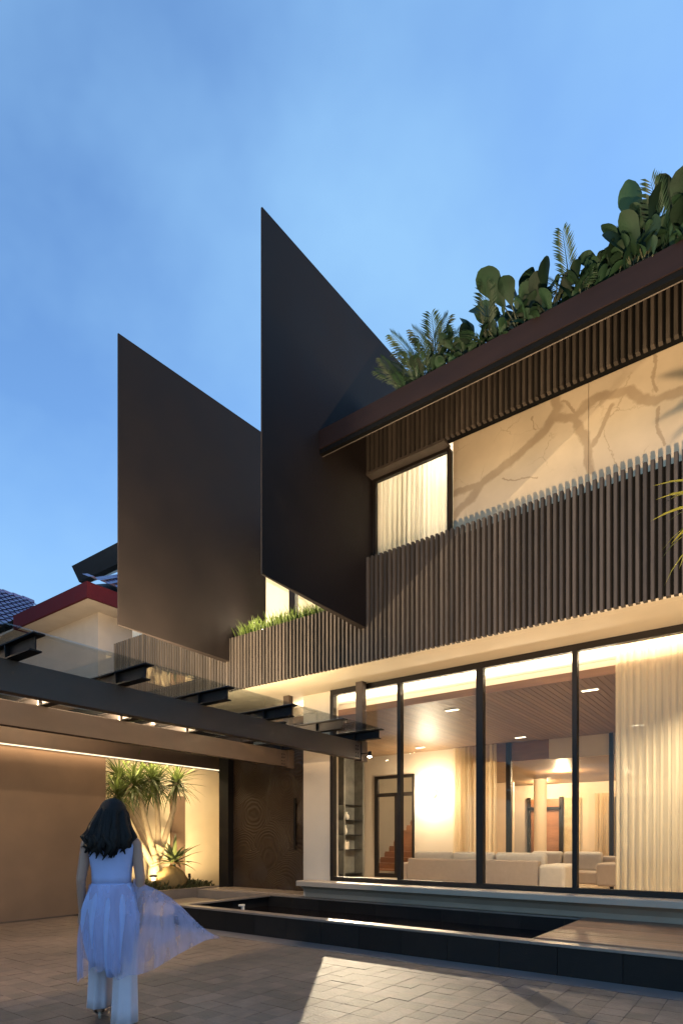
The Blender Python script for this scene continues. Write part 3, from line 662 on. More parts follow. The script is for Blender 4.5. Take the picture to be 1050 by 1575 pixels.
# ================================================================== GARAGE SIDE
gw = thing('garage_wall', 'plain taupe courtyard wall under the glass canopy at the left', 'wall', (-10.7, 2, 0))
box('wall_face', M['taupe'], gw, -10.75, -10.57, -6, 6.56, 0, 3.03)
hd = thing('canopy_header', 'long brown steel header beam with warm light strips above the garden niche', 'beam', (-10.5, 4, 3.03))
box('beam', M['steel'], hd, -10.62, -10.46, -6, 9.62, 3.045, 3.36, bevel=.004)
box('roof_slab', M['black'], hd, -10.62, -8.87, -6, 8.9, 3.385, 3.47)
box('bottom_flange', M['steel'], hd, -10.66, -10.40, -6, 9.62, 3.36, 3.378)
box('light_strip', M['led'], hd, -10.444, -10.43, -5.5, 9.50, 3.0, 3.022)
box('light_strip', M['led'], hd, -10.398, -10.375, -5.5, 9.0, 3.355, 3.37)
box('end_plate', M['steel'], hd, -10.64, -10.38, 9.50, 9.62, 2.98, 3.40)
box('strip_shield', M['steel'], hd, -10.455, -10.445, -5.5, 9.5, 2.985, 3.045)  # lip added to hide the bare area light from view and reflections
lamp('header_light', 'AREA', (-10.50, 3.5, 3.035), 18, WARM, (-10.46, 3.5, 0), size=.06, size_y=11, parent=hd)
lamp('niche_fill', 'AREA', (-10.66, 8.0, 3.04), 62, (1, .76, .46), (-11.5, 8.0, 1.0), size=.05, size_y=2.6, parent=hd)  # lamp added to brighten the niche wall evenly
# niche
nw = thing('niche_wall', 'bright cream garden wall behind the dracaena tree', 'wall', (-11.7, 8.5, 0))
box('wall_face', M['niche'], nw, -11.8, -11.62, 6.2, 11.2, 0, 4.3)
box('wall_face', M['niche'], nw, -11.62, -10.76, 6.3, 6.45, 0, 4.3)
box('wall_face', M['niche'], nw, -11.62, -10.1, 10.9, 11.0, 0, 4.1)
box('shade_slab', M['taupe'], nw, -11.62, -11.56, 8.88, 9.28, .3, 2.45)  # brown slab standing in for a straight-edged shadow on the wall
pl = thing('planter_wall', 'low dark stone planter edge below the garden niche', 'planter', (-10.2, 7.9, 0))
yy = 6.2
while yy < 9.2:
    box('stone_slab', M['coping'], pl, -10.22, -10.09, yy + .002, min(9.3, yy + .75) - .002, -.02, .36, bevel=.005); yy += .75
bed = MB().grid(lambda u, v: (-11.62 + 1.4 * u, 6.45 + 2.9 * v, .33 + .05 * math.sin(u * 7) * math.sin(v * 9)), 20, 30).build('garden_soil', M['gravel'], None, smooth=True)
structure(bed)

# ================================================================== GLASS CANOPY
cp = thing('glass_canopy', 'glass canopy on dark steel beams over the entrance court', 'canopy', (-7.5, 5, 2.76))
def ibeam(b, x, y0, y1, z0, z1, fw=.075, tw=.008, tf=.014):
    b.box(x - tw, x + tw, y0, y1, z0 + tf, z1 - tf); b.box(x - fw, x + fw, y0, y1, z0, z0 + tf); b.box(x - fw, x + fw, y0, y1, z1 - tf, z1); return b
b1 = MB().box(-5.80, -5.68, -6, 8.25, 2.76, 3.06).build('beam', M['steel'], cp, bevel=.006)
b2 = MB().box(-7.46, -7.34, -6, 8.25, 2.76, 3.06).build('beam', M['steel'], cp, bevel=.006)
for x, bb in ((-5.74, b1), (-7.40, b2)):
    box('end_plate', M['steel'], bb, x - .08, x + .08, 8.25, 8.42, 2.735, 3.08, bevel=.004)
    bo_ = MB()
    for z in (2.80, 2.86, 2.92, 2.98):
        for dx in (-.03, .03): bo_.tube([(x + .063, 8.13 + dx, z), (x + .072, 8.13 + dx, z)], .011, 6)
    bo_.build('bolt', M['darksteel'], bb)
    box('post', M['steel'], cp, x - .07, x + .07, 8.28, 8.40, 3.08, 4.10, bevel=.004)
RY = [-.9, .3, 1.45, 2.59, 3.72, 4.85, 6.0, 7.15, 8.17]
for y in RY:
    r_ = MB(); tf = .014; y0, y1 = y - .055, y + .055
    r_.box(-8.85, -5.26, y - .006, y + .006, 3.064 + tf, 3.215 - tf); r_.box(-8.85, -5.26, y0, y1, 3.064, 3.064 + tf); r_.box(-8.85, -5.20, y0, y1, 3.215 - tf, 3.215)
    ra = r_.build('rafter', M['darksteel'], cp)
    for x in (-5.74, -7.40):
        MB().box(x - .01, x + .01, y - .05, y - .008, 3.08, 3.198).build('stiffener', M['darksteel'], ra)
for a, b in zip([-2.0] + RY[:-1], RY):
    box('glass_pane', M['canopyglass'], cp, -8.85, -5.235, a + .006, b - .006 + (.06 if b == RY[-1] else 0), 3.222, 3.236)
box('fill_channel', M['darksteel'], cp, -7.43, -7.37, -1, 8.1, 3.0605, 3.068)  # channels only carry the added fill strips
lamp('canopy_fill', 'AREA', (-7.40, 2.6, 3.075), 2300, WARM, (-7.66, 2.6, 5.5), size=.04, size_y=6.6, parent=cp)  # unseen strip added to warm the fins from below
box('fill_channel', M['darksteel'], cp, -7.49, -7.462, -1, 8.1, 2.97, 3.04)
lamp('canopy_fill', 'AREA', (-7.50, 3.5, 3.0), 42, WARM, (-10.4, 3.5, 2.0), size=.04, size_y=9, parent=cp)  # unseen strip added to warm the header and garage wall
box('fill_channel', M['darksteel'], cp, -5.83, -5.803, -1, 8.1, 2.97, 3.04)
lamp('canopy_fill', 'AREA', (-5.845, 3.5, 3.0), 75, WARM, (-8.4, 3.5, 0), size=.04, size_y=9, parent=cp)  # unseen strip behind the front beam, added to warm the inner beam
box('fill_channel', M['darksteel'], cp, -7.3, -5.85, 6.50, 6.56, 3.12, 3.15)
lamp('canopy_fill', 'AREA', (-6.6, 6.53, 3.155), 75, WARM, (-6.6, 7.30, 4.75), size=1.4, size_y=.04, parent=cp)  # strip added to brighten the planter slats
box('fill_channel', M['darksteel'], cp, -8.8, -7.5, 5.4, 5.46, 3.12, 3.15)
lamp('canopy_fill', 'AREA', (-8.15, 5.43, 3.155), 50, WARM, (-8.9, 7.30, 5.2), size=1.2, size_y=.04, parent=cp)  # strip added to brighten the left wing slats
sp = thing('spot_lamp', 'small bright spotlight fixed under the canopy post by the window', 'lamp', (-5.50, 8.25, 2.82))
MB().tube([(-5.50, 8.25, 2.80), (-5.50, 8.25, 2.88)], [.035, .03], 12).build('housing', M['darksteel'], sp)
MB().ell((-5.50, 8.25, 2.795), (.03, .03, .018), 12, 8).build('bulb', emitter('bright_bulb', (1, .86, .6), 30), sp, smooth=True)
MB().tube([(-5.68, 8.25, 2.86), (-5.5, 8.25, 2.86)], .008, 6).build('bracket', M['darksteel'], sp)
lamp('spot_beam', 'SPOT', (-5.50, 8.22, 2.76), 40, SOFTW, (-5.4, 7.4, 0), size=.03, spot=120, blend=.8, parent=sp)

# ================================================================== GARDEN LAMPS
def spike(x, y, z, label, tgt, p, s=1):
    t = thing('garden_lamp', label, 'garden lamp', (x, y, z))
    MB().tube([(x, y, z), (x, y, z + .26 * s)], .01, 6).build('stake', M['spike'], t)
    MB().lathe((x, y, z + .26 * s), [(.03, 0), (.09, .03), (.09, .045), (.02, .06)], 12).build('lamp_head', M['spike'], t)
    MB().lathe((x, y, z + .20 * s), [(.035, 0), (.035, .055)], 10).build('lens', M['globe'], t)
    if p: lamp('garden_light', 'SPOT', (x - .12, y, z + .22), p, (1, .74, .40), tgt, size=.04, spot=125, blend=.6, parent=t)
spike(-10.30, 7.46, .36, 'black mushroom garden lamp beside the rock in the planter', (-11.5, 8.3, 2.2), 95)
t = thing('garden_lamp', 'short black bollard lamp in the groundcover right of the rock', 'garden lamp', (-10.5, 8.55, .36))
MB().tube([(-10.5, 8.55, .36), (-10.5, 8.55, .55)], .018, 8).build('stake', M['spike'], t)
MB().tube([(-10.5, 8.55, .55), (-10.53, 8.57, .64)], .03, 8).build('lamp_head', M['spike'], t)
lamp('garden_light', 'SPOT', (-10.55, 8.60, .66), 130, (1, .74, .40), (-11.6, 9.6, 1.7), size=.04, spot=110, blend=.8, parent=t)
def flood(x, y, label, tgt, p, spot):
    t = thing('flood_lamp', label, 'flood lamp', (x, y, 0))
    MB().tube([(x, y, 0), (x, y, .30)], .02, 8).build('stake', M['spike'], t)
    MB().box(x - .10, x + .10, y - .05, y + .05, .30, .46).build('lamp_head', M['spike'], t, bevel=.01)
    v = (Vector(tgt) - Vector((x, y, .38))).normalized() * .12
    lamp('flood_beam', 'SPOT', (x + v.x, y + v.y, .40 + v.z), p, WARM, tgt, size=.05, spot=spot, blend=.7, parent=t)
flood(-.25, 1.75, 'floodlight in the court aimed up at the marble wall', (-2.1, 7.6, 6.3), 1800, 58)

# ================================================================== PLANTS
def paddle_mesh(L_, W_, bend, m, cup=.12):
    def fn(u, v):
        t = u; wd = W_ * ((.12 + .88 * (t / .62) ** .9) if t < .62 else math.sqrt(max(.002, 1 - ((t - .62) / .385) ** 2)))
        s = (v - .5) * 2
        return (s * wd * .5, -bend * t * t * L_ + cup * abs(s) * wd, t * L_ * (1 - .25 * bend * t))
    return MB().grid(fn, 11, 4).mesh('leaf', m, True)
def sword_mesh(L_, W_, droop, m):
    def fn(u, v):
        wd = W_ * (1 - u) ** .55 * min(1, .5 + u * 4); s = (v - .5) * 2
        return (s * wd * .5, -droop * u * u * L_ + .18 * abs(s) * wd, L_ * u * (1 - .3 * droop * u))
    return MB().grid(fn, 5, 2).mesh('leaf', m, True)
def frond_mesh(L_, m, n=16, lw=.28, droop=.45):
    b = MB(); pts = [(0, -droop * (t ** 2) * L_, L_ * t * (1 - .25 * droop * t)) for t in [i / n for i in range(n + 1)]]
    b.tube([pts[int(n * q / 4)] for q in range(5)], [.008, .007, .006, .004, .002], 4)
    for i in range(3, n + 1):
        p = Vector(pts[i]); t = (Vector(pts[i]) - Vector(pts[i - 1])).normalized()
        ll = lw * math.sin(math.pi * min(.97, (i - 1.5) / n)) ** .6 * random.uniform(.85, 1.1) + .03
        for s in (-1, 1):
            d = (Vector((s, 0, 0)) * .75 + t * .75 + Vector((0, -.15, random.uniform(-.1, .1)))).normalized(); wv = t * .013
            q = p + d * ll + Vector((0, -.1 * ll, -.12 * ll)); mid = p + d * ll * .5
            b.add([p - wv * .5, mid - wv, q, mid + wv], [(0, 1, 2, 3)])
    return b.mesh('frond', m)
def aim(az, el, roll=0):
    d = Vector((math.cos(az) * math.cos(el), math.sin(az) * math.cos(el), math.sin(el)))
    z = d; ref = Vector((0, 0, 1)); x = ref.cross(z)
    if x.length < .01: x = Vector((1, 0, 0))
    x.normalize(); y = z.cross(x)
    q = Matrix((x, y, z)).transposed().to_quaternion()
    return q @ Quaternion((0, 0, 1), roll)
PAD = [paddle_mesh(.20, .13, .3, M['roofleaf']), paddle_mesh(.24, .10, .5, M['roofleaf']), paddle_mesh(.17, .09, .2, M['roofleaf']), paddle_mesh(.36, .20, .18, M['roofleaf']), paddle_mesh(.30, .15, .3, M['roofleaf']), paddle_mesh(.42, .24, .1, M['roofleaf']), paddle_mesh(.26, .17, .5, M['roofleaf'])]
FRO = [frond_mesh(.60, M['roofpalm'], 24, .20, .35), frond_mesh(.50, M['roofpalm'], 22, .18, .6), frond_mesh(.66, M['roofpalm'], 26, .18, .25)]
GRP = 'foliage plants along the roof edge'
def paddle_plant(x, y, z, h, nl, label, s=1):
    t = thing('broadleaf_plant', label, 'plant', (x, y, z), GRP)
    b = MB()
    for k in range(nl):
        az = random.uniform(0, 6.28); sp_ = random.uniform(.02, .18) * s; hh = h * random.uniform(.1, .95)
        if k == 0: hh = h; sp_ *= .4
        top = Vector((math.cos(az) * sp_, math.sin(az) * sp_ * .6, hh))
        b.tube([(0, 0, 0), (top.x * .5, top.y * .5, hh * .6), top], [.012, .009, .006], 5)
        link('leaf', random.choice(PAD), t, top, aim(az + random.uniform(-.5, .5), random.uniform(.35, 1.4), random.uniform(-1.4, 1.4)), random.uniform(.5, .92) * s)
    me = b.mesh('stem', M['stem']); link('stem', me, t)
    return t
def palm_plant(x, y, z, h, nl, label, s=1):
    t = thing('small_palm', label, 'palm', (x, y, z), GRP)
    for k in range(nl):
        az = 2 * math.pi * k / nl + random.uniform(-.4, .4)
        link('frond', random.choice(FRO), t, (0, 0, h * random.uniform(.1, .5)), aim(az, random.uniform(.7, 1.35)), random.uniform(.75, 1.05) * s)
    me = MB().tube([(0, 0, 0), (0, 0, h * .55)], [.02, .012], 6).mesh('stem', M['stem']); link('stem', me, t)
    return t
ZR = 6.88
ROOF = [  # x, kind, height, leaves, scale, label
 (-3.72, 'p', .20, 10, .70, 'feathery palm at the left end of the roof edge, beside the tall black fin'),
 (-3.55, 'p', .22, 9, .75, 'low feathery palm filling the gap second from the black fin'),
 (-3.42, 'p', .28, 10, 1.0, 'feathery palm leaning left on the roof edge, above the curtained window'),
 (-3.28, 'p', .42, 6, 1.0, 'upright palm with the tallest single frond near the left of the roof'),
 (-3.36, 'b', .22, 9, .75, 'low broadleaf clump at the foot of the upright palm'),
 (-3.12, 'b', .30, 10, .75, 'rounded broadleaf plant just right of the upright palm'),
 (-2.95, 'b', .26, 9, .85, 'short rounded broadleaf plant in the dip of the roof planting'),
 (-2.78, 'b', .36, 11, .9, 'broadleaf plant with two rounded leaves left of the curved palm frond'),
 (-2.64, 'p', .36, 6, .95, 'palm with one curved frond between two broadleaf plants'),
 (-2.50, 'b', .38, 10, .95, 'broadleaf plant with pale dangling leaf left of the biggest paddle leaf'),
 (-2.26, 'b', .50, 7, 1.6, 'tall plant with the biggest upright paddle leaf on the roof edge'),
 (-2.38, 'b', .20, 10, .8, 'dark low broadleaf clump under the biggest paddle leaf'),
 (-2.08, 'b', .26, 11, .9, 'low broadleaf plant right of the biggest paddle leaf'),
 (-1.92, 'b', .36, 12, 1.0, 'dense rounded broadleaf plant at the middle of the roof edge'),
 (-1.74, 'p', .38, 7, .85, 'small fan of palm fronds right of the middle of the roof edge'),
 (-1.60, 'b', .26, 12, .75, 'broadleaf bush right of the small fan of fronds'),
 (-1.44, 'b', .34, 12, .85, 'taller broadleaf bush with a pointed top, left of the curled leaf'),
 (-1.27, 'b', .50, 12, 1.15, 'large plant with a curled leaf hanging over to the left'),
 (-1.12, 'b', .34, 12, 1.0, 'dark dense broadleaf bush under the curled leaf'),
 (-1.02, 'b', .58, 9, 1.3, 'tall plant with one big upright oval leaf near the right edge'),
 (-.88, 'p', .40, 7, .9, 'palm tucked behind the big oval leaf at the right'),
 (-.76, 'b', .54, 11, 1.15, 'tallest broadleaf plant with a drooping torn leaf at the right of the photo'),
 (-.62, 'b', .36, 12, .9, 'broadleaf plant cut by the right edge of the photo'),
 (-.36, 'b', .46, 12, 1.1, 'bushy broadleaf plant on the roof edge directly above the courtyard dracaena'),
 (-.10, 'b', .40, 12, 1.0, 'bushy broadleaf plant on the roof edge just right of the courtyard dracaena'),
 (.20, 'p', .36, 8, 1.0, 'feathery palm at the far right end of the roof planting'),
]
rs = random.getstate(); random.seed(5)
for (x, kd, h, nl, s, lab) in ROOF:
    if kd == 'b': nl = int(nl * 2.7)
    (paddle_plant if kd == 'b' else palm_plant)(x, 6.37 + random.uniform(-.03, .03), ZR, h, nl, lab, s)
# dracaena in the niche
SW = [sword_mesh(.80, .050, .30, M['sword']), sword_mesh(.72, .046, .55, M['sword']), sword_mesh(.66, .048, .15, M['sword'])]
tr = thing('dracaena_tree', 'multi trunk dracaena tree with spiky crown lit in the garden niche', 'tree', (-10.95, 7.95, .35))
TL = tr.location
def trunk(b, pts, rad): b.tube([Vector(p) - TL for p in pts], rad, 9)
B0 = Vector((-10.95, 7.95, .35)); B1 = Vector((-10.95, 7.97, 1.02))
heads = []
tb = MB(); trunk(tb, [B0, (-10.95, 7.95, .7), B1, (-10.95, 7.97, 1.1)], [.15, .13, .12, .07])
for pts in [[B1, (-10.93, 7.80, 1.5), (-10.90, 7.62, 2.05), (-10.88, 7.52, 2.62)], [B1 + Vector((0, .05, 0)), (-10.98, 8.08, 1.6), (-11.0, 8.06, 2.2), (-10.98, 8.02, 2.62)],
            [B1 + Vector((0, .08, -.05)), (-10.85, 8.22, 1.6), (-10.8, 8.36, 2.1), (-10.78, 8.42, 2.7)], [B1 + Vector((0, -.08, -.15)), (-10.9, 7.62, 1.25), (-10.85, 7.22, 1.7), (-10.8, 6.95, 2.35)],
            [B1 + Vector((-.04, -.04, 0)), (-11.1, 7.7, 1.6), (-11.2, 7.40, 2.2), (-11.2, 7.25, 2.75)]]:
    pts = [Vector(p) for p in pts]; trunk(tb, pts, [.075, .062, .055, .045]); heads.append((pts[-1], (pts[-1] - pts[-2]).normalized()))
mass = MB()
link('trunk', tb.mesh('trunk', M['bark'], True), tr)
heads += [(Vector((-10.75, 7.75, 2.74)), None), (Vector((-10.7, 7.25, 2.58)), None)]
twigs = MB()
for a_, b_ in ((heads[0][0], heads[5][0]), (heads[3][0], heads[6][0])): twigs.tube([a_ - TL - Vector((0, 0, .3)), b_ - TL], [.04, .03], 7)
link('branch', twigs.mesh('branch', M['bark'], True), tr)
for hp, hd_ in heads:
    for k in range(42):
        az = k * 2.39996; el = 1.35 - 2.1 * (k / 42) + random.uniform(-.1, .1)
        link('leaf', random.choice(SW), tr, hp - TL + Vector((0, 0, -.12 * k / 42)), aim(az, el, random.uniform(-.3, .3)), random.uniform(.75, 1.1))
for hp, hd_ in heads:                                             # leaves past the first 294, joined
    for k in range(62):
        az = random.uniform(0, 6.28); el = random.uniform(-.6, 1.4); q = aim(az, el, random.uniform(-.3, .3)); c = hp - TL + Vector((0, 0, random.uniform(-.16, .05)))
        me_ = random.choice(SW); sc_l = random.uniform(.6, 1.0)
        mass.add([c + q @ (v.co * sc_l) for v in me_.vertices], [tuple(p_.vertices) for p_ in me_.polygons])
stuff(link('leaf_mass', mass.mesh('leaf_mass', M['sword'], True), tr))
# agave rosette on the rock
ag = thing('agave_plant', 'green and bronze agave rosette on top of the mossy rock', 'plant', (-10.62, 8.22, .92))
AG = [sword_mesh(.76, .13, .22, M['brom']), sword_mesh(.68, .13, .42, M['brom'])]; AB = [sword_mesh(.74, .13, .36, M['brown_leaf'])]
for k in range(30):
    az = k * 2.39996; el = 1.25 - 1.15 * k / 30
    link('leaf', random.choice(AG if k < 20 or k % 2 else AB), ag, (0, 0, -.05 + .0 * k), aim(az, el, 0), random.uniform(.8, 1.1))
link('stem', MB().tube([(0, 0, -.2), (0, 0, .02)], [.05, .035], 8).mesh('stem', M['stem']), ag)
rk = MB()
rk.ell((-10.62, 8.16, .52), (.27, .36, .31), 16, 12, .11)
tag(rk.build('boulder', M['boulder'], None, smooth=True), 'rounded mossy brown rock under the agave in the planter', 'rock')
# groundcover: small leaves over the bed, uncountable
gc = MB()
for _ in range(1500):
    x = random.uniform(-11.3, -10.32); y = random.uniform(6.5, 9.15); h = random.uniform(.08, .24) * (1 if x < -10.45 else .6)
    if y > 8.8: h *= .7
    a = random.uniform(0, 6.28); d = Vector((math.cos(a), math.sin(a), 0)); p = Vector((x, y, .33)); q = p + d * h * .7 + Vector((0, 0, h)); s_ = Vector((-d.y, d.x, 0)) * .018
    gc.add([p - s_ * .4, p + s_ * .4, (p + q) / 2 + s_ + Vector((0, 0, h * .2)), q, (p + q) / 2 - s_ + Vector((0, 0, h * .2))], [(0, 1, 2, 3, 4)])
tag(gc.build('groundcover', M['cover'], None), 'low dark leafy groundcover around the rock', 'groundcover', kind='stuff')
# planter between the fins
gp = MB()
for _ in range(2200):
    x = random.uniform(-7.95, -5.2); y = random.uniform(7.53, 7.85); h = random.uniform(.16, .36)
    a = random.uniform(0, 6.28); d = Vector((math.cos(a), math.sin(a), 0)); p = Vector((x, y, 5.0)); q = p + d * h * .6 + Vector((0, 0, h)); s_ = Vector((-d.y, d.x, 0)) * .010
    m_ = (p + q) / 2 + Vector((0, 0, h * .15))
    gp.add([p - s_, p + s_, m_ + s_ * .8, q, m_ - s_ * .8], [(0, 1, 2, 3, 4)])
tag(gp.build('planter_grass', M['grass'], None), 'bright green grassy planting in the slatted planter between the fins', 'grass', kind='stuff')
box('planter_soil', M['soil'], house, -7.97, -5.2, 7.6, 8.3, 4.6, 4.98)
lt = thing('planter_lamp', 'small glowing globe lamp in the planter between the fins', 'lamp', (-7.55, 7.85, 4.98))
MB().ell((-7.55, 7.85, 5.22), (.055, .055, .055), 12, 8).build('globe', emitter('planter_globe', (1, .9, .7), 6), lt, smooth=True)
MB().tube([(-7.55, 7.85, 4.98), (-7.55, 7.85, 5.17)], .012, 6).build('stake', M['spike'], lt)
lamp('planter_light', 'POINT', (-7.55, 7.70, 5.40), 14, SOFTW, size=.04, parent=lt)
# courtyard dracaena whose leaf tips reach into the frame
yt = thing('courtyard_dracaena', 'yellow green long leaved plant reaching in at the right edge', 'plant', (-.36, 5.42, .0))
YM = [sword_mesh(.52, .075, .45, M['varieg']), sword_mesh(.45, .07, .7, M['varieg'])]
link('trunk', MB().tube([(0, 0, 0), (.05, .03, 1.9), (.0, 0, 3.95)], [.05, .045, .035], 8).mesh('trunk', M['bark'], True), yt)
for k in range(46):
    az = k * 2.39996; el = 1.3 - 1.9 * k / 46
    link('leaf', random.choice(YM), yt, (0, 0, 4.10 - .3 * k / 40), aim(az, el, random.uniform(-.3, .3)), random.uniform(.85, 1.1))
random.setstate(rs)

# ================================================================== NEIGHBOUR HOUSES
def tile_roof(b, o, ue, ve, un, vn, nrm, tw=.24, th=.30, hip=0.0, hip2=0.0):
    """rows of curved tiles on the plane o + u*ue + v*ve (unit vectors), lifted along nrm"""
    for j in range(vn):
        for i in range(int(math.ceil(hip * j * th / tw)), un - int(math.ceil(hip2 * j * th / tw))):
            for (a0, a1, h0, h1) in ((0, .5, .0, .05), (.5, 1, .05, .0)):
                u0 = (i + a0) * tw; u1 = (i + a1) * tw; v0 = j * th; v1 = (j + 1) * th + .02
                b.add([o + ue * u0 + ve * v0 + nrm * (h0 + .045), o + ue * u1 + ve * v0 + nrm * (h1 + .045), o + ue * u1 + ve * v1 + nrm * (h1 + .005), o + ue * u0 + ve * v1 + nrm * (h0 + .005)], [(0, 1, 2, 3)])
nb = thing('neighbour_house', 'neighbouring house with maroon eaves and glazed tile roof behind the canopy', 'house', (-15, 10, 0))
box('wall', M['nwall'], nb, -20, -13.55, 8.2, 16, 0, 7.05)
box('soffit', M['nwall'], nb, -20.5, -12.95, 7.55, 16, 7.05, 7.10)
box('fascia', M['maroon'], nb, -16.45, -12.86, 7.50, 7.56, 7.03, 7.40)
box('fascia', M['maroon'], nb, -12.92, -12.86, 7.56, 16, 7.03, 7.40)
box('fascia', M['maroon'], nb, -16.45, -16.39, 7.56, 9.5, 7.03, 7.40)
pit = R(33); ve = Vector((-math.cos(pit), 0, math.sin(pit))); nr = Vector((math.sin(pit), 0, math.cos(pit)))
rb = MB(); tile_roof(rb, Vector((-12.80, 7.50, 7.44)), Vector((0, 1, 0)), ve, 34, 11, nr, hip=math.cos(pit))
stuff(rb.build('roof_tiles', M['tile'], nb))
MB().add([(-12.9, 7.56, 7.34), (-12.9, 15.9, 7.34), (-20.4, 15.9, 7.34), (-20.4, 7.56, 7.34), (-16.6, 11.3, 9.70), (-16.6, 15.9, 9.70)], [(0, 1, 5, 4), (0, 4, 3), (3, 4, 5, 2), (0, 3, 2, 1), (1, 2, 5)]).build('roof', M['slab'], nb)
MB().prism([(10, 10.1), (10.25, 9.68), (10.45, 9.66), (14, 12.2), (14, 13.0)], 'x', -18.03, -14.0).build('parapet', M['slab'], nb)
MB().tube([(-12.45, 9.3, 4.0), (-12.45, 9.3, 6.6), (-12.75, 9.5, 7.0)], .05, 8).build('drainpipe', M['maroon'], nb)
n2 = thing('neighbour_house', 'second neighbouring house with only its glazed tile roof showing at far left', 'house', (-25, 5, 0))
box('wall', M['nwall'], n2, -29, -22.1, -1.5, 12.2, 0, 8.7)
p2 = R(35); ve2 = Vector((-math.cos(p2), 0, math.sin(p2))); nr2 = Vector((math.sin(p2), 0, math.cos(p2)))
r2 = MB(); tile_roof(r2, Vector((-21.5, -2, 8.76)), Vector((0, 1, 0)), ve2, 51, 14, nr2, .283, .345)
stuff(r2.build('roof_tiles', M['tile'], n2))
MB().prism([(-21.55, 8.66), (-25.5, 11.44), (-29.4, 8.66)], 'y', -2, 12.40).build('roof', M['slab'], n2)
rd = MB()
for k in range(36): rd.tube([(-25.5, -2 + k * .4, 11.52), (-25.5, -2 + k * .4 + .45, 11.52)], [.15, .11], 8)
rd.build('ridge_tiles', M['tile'], n2)

# ================================================================== WOMAN WALKING AWAY
px, py = -4.11, 2.60
ph_ = thing('person', 'woman in a floating pale blue dress walking across the court towards the house', 'person', (px, py, 0))
fwd = Vector((-.78, .62, 0)).normalized(); rt = Vector((fwd.y, -fwd.x, 0))
O = Vector((px, py, 0))
def W(r, f, z): return O + rt * r + fwd * f + Vector((0, 0, z)) - Vector((px, py, 0))
body = MB()
def limb(pts, rad, n=12):
    body.tube([W(*p) for p in pts], rad, n)
    for p, r in zip(pts, rad): body.ell(W(*p), (r, r, r), 10, 8)
def rot_rt():
    return Matrix((rt, fwd, Vector((0, 0, 1)))).transposed()
RM = rot_rt()
def EL(p, r): body.ell(W(*p), r, 16, 12, 0, RM)
EL((0, 0, .97), (.165, .12, .13)); EL((0, .01, 1.10), (.125, .092, .14)); EL((0, .01, 1.27), (.155, .10, .16)); EL((0, 0, 1.36), (.165, .085, .07))
EL((-.06, .075, 1.27), (.06, .05, .06)); EL((.06, .075, 1.27), (.06, .05, .06)); EL((-.075, -.06, .92), (.085, .075, .09)); EL((.075, -.06, .92), (.085, .075, .09))
limb([(0, 0, 1.38), (.005, .015, 1.50)], [.055, .050])
EL((.01, .025, 1.60), (.072, .088, .105)); EL((.01, .05, 1.545), (.052, .06, .055)); EL((.01, .118, 1.59), (.012, .022, .022)); EL((.01, .102, 1.548), (.024, .015, .010))
EL((-.018, .098, 1.61), (.014, .010, .008)); EL((.038, .098, 1.61), (.014, .010, .008)); EL((-.066, .02, 1.59), (.010, .018, .028)); EL((.086, .02, 1.59), (.010, .018, .028))
# legs: left foot ahead and lifting, right leg behind carrying the weight
limb([(-.09, .02, .92), (-.095, .16, .52), (-.10, .17, .12)], [.088, .055, .036])
limb([(.09, 0, .92), (.10, -.02, .50), (.105, -.12, .11)], [.088, .055, .036])
for s, f0, z0 in ((-.10, .17, .075), (.105, -.12, .06)):
    limb([(s, f0 - .04, z0), (s, f0 + .05, z0 - .02), (s + .01, f0 + .15, .03)], [.034, .036, .026])
# arms hanging, hands with five fingers
def hand(s, f, z, side):
    limb([(s, f, z), (s + .004 * side, f + .008, z - .075)], [.026, .032])
    for i, (ln, ff) in enumerate(zip((.062, .072, .068, .052), (.028, .010, -.008, -.026))):
        base = (s + .006 * side, f + .008 + ff, z - .095); mid = (s - .002 * side, f + .010 + ff, z - .095 - ln * .55); tip = (s - .016 * side, f + .014 + ff, z - .095 - ln)
        limb([base, mid, tip], [.0095, .0085, .007], 8)
    limb([(s - .008 * side, f + .03, z - .03), (s - .022 * side, f + .055, z - .065), (s - .024 * side, f + .06, z - .095)], [.012, .0105, .008], 8)
limb([(-.175, 0, 1.365), (-.215, -.02, 1.10), (-.215, .03, .86)], [.046, .036, .026]); hand(-.215, .035, .845, -1)
limb([(.175, 0, 1.365), (.21, -.03, 1.10), (.205, -.01, .86)], [.046, .036, .026]); hand(.205, -.005, .845, 1)
EL((-.15, 0, 1.375), (.06, .05, .05)); EL((.15, 0, 1.375), (.06, .05, .05))
bo2 = link('body', body.mesh('body', M['skin'], True), ph_)
rmod = bo2.modifiers.new('remesh', 'REMESH'); rmod.mode = 'VOXEL'; rmod.voxel_size = .0065; rmod.use_smooth_shade = True
smo = bo2.modifiers.new('smooth', 'SMOOTH'); smo.factor = .5; smo.iterations = 4
def loft(name, rings, m, n=40, parent=ph_, cap=False, th=.003, hem=0):
    """rings: (r, f, z, rx, ry, fold amp, folds, phase)"""
    b = MB(); k0 = 0
    for (r, f, z, rx, ry, am, nf, p0) in rings:
        for j in range(n):
            a = 2 * math.pi * j / n; k = 1 + am * math.sin(nf * a + p0) + am * .5 * math.sin((nf * 2 + 1) * a + p0 * 2)
            b.v.append(tuple(W(r + rx * k * math.cos(a), f + ry * k * math.sin(a), z + hem * (1.06 - z) * (.6 * math.sin(2 * a + 1) + .4 * math.sin(5 * a)))))
    for i in range(len(rings) - 1):
        for j in range(n):
            a = i * n + j; c = i * n + (j + 1) % n; b.f.append((a, c, c + n, a + n))
    me = b.mesh(name, m, True); o = link(name, me, parent)
    sb = o.modifiers.new('sub', 'SUBSURF'); sb.levels = 1; sb.render_levels = 1
    so_ = o.modifiers.new('thick', 'SOLIDIFY'); so_.thickness = th
    return o
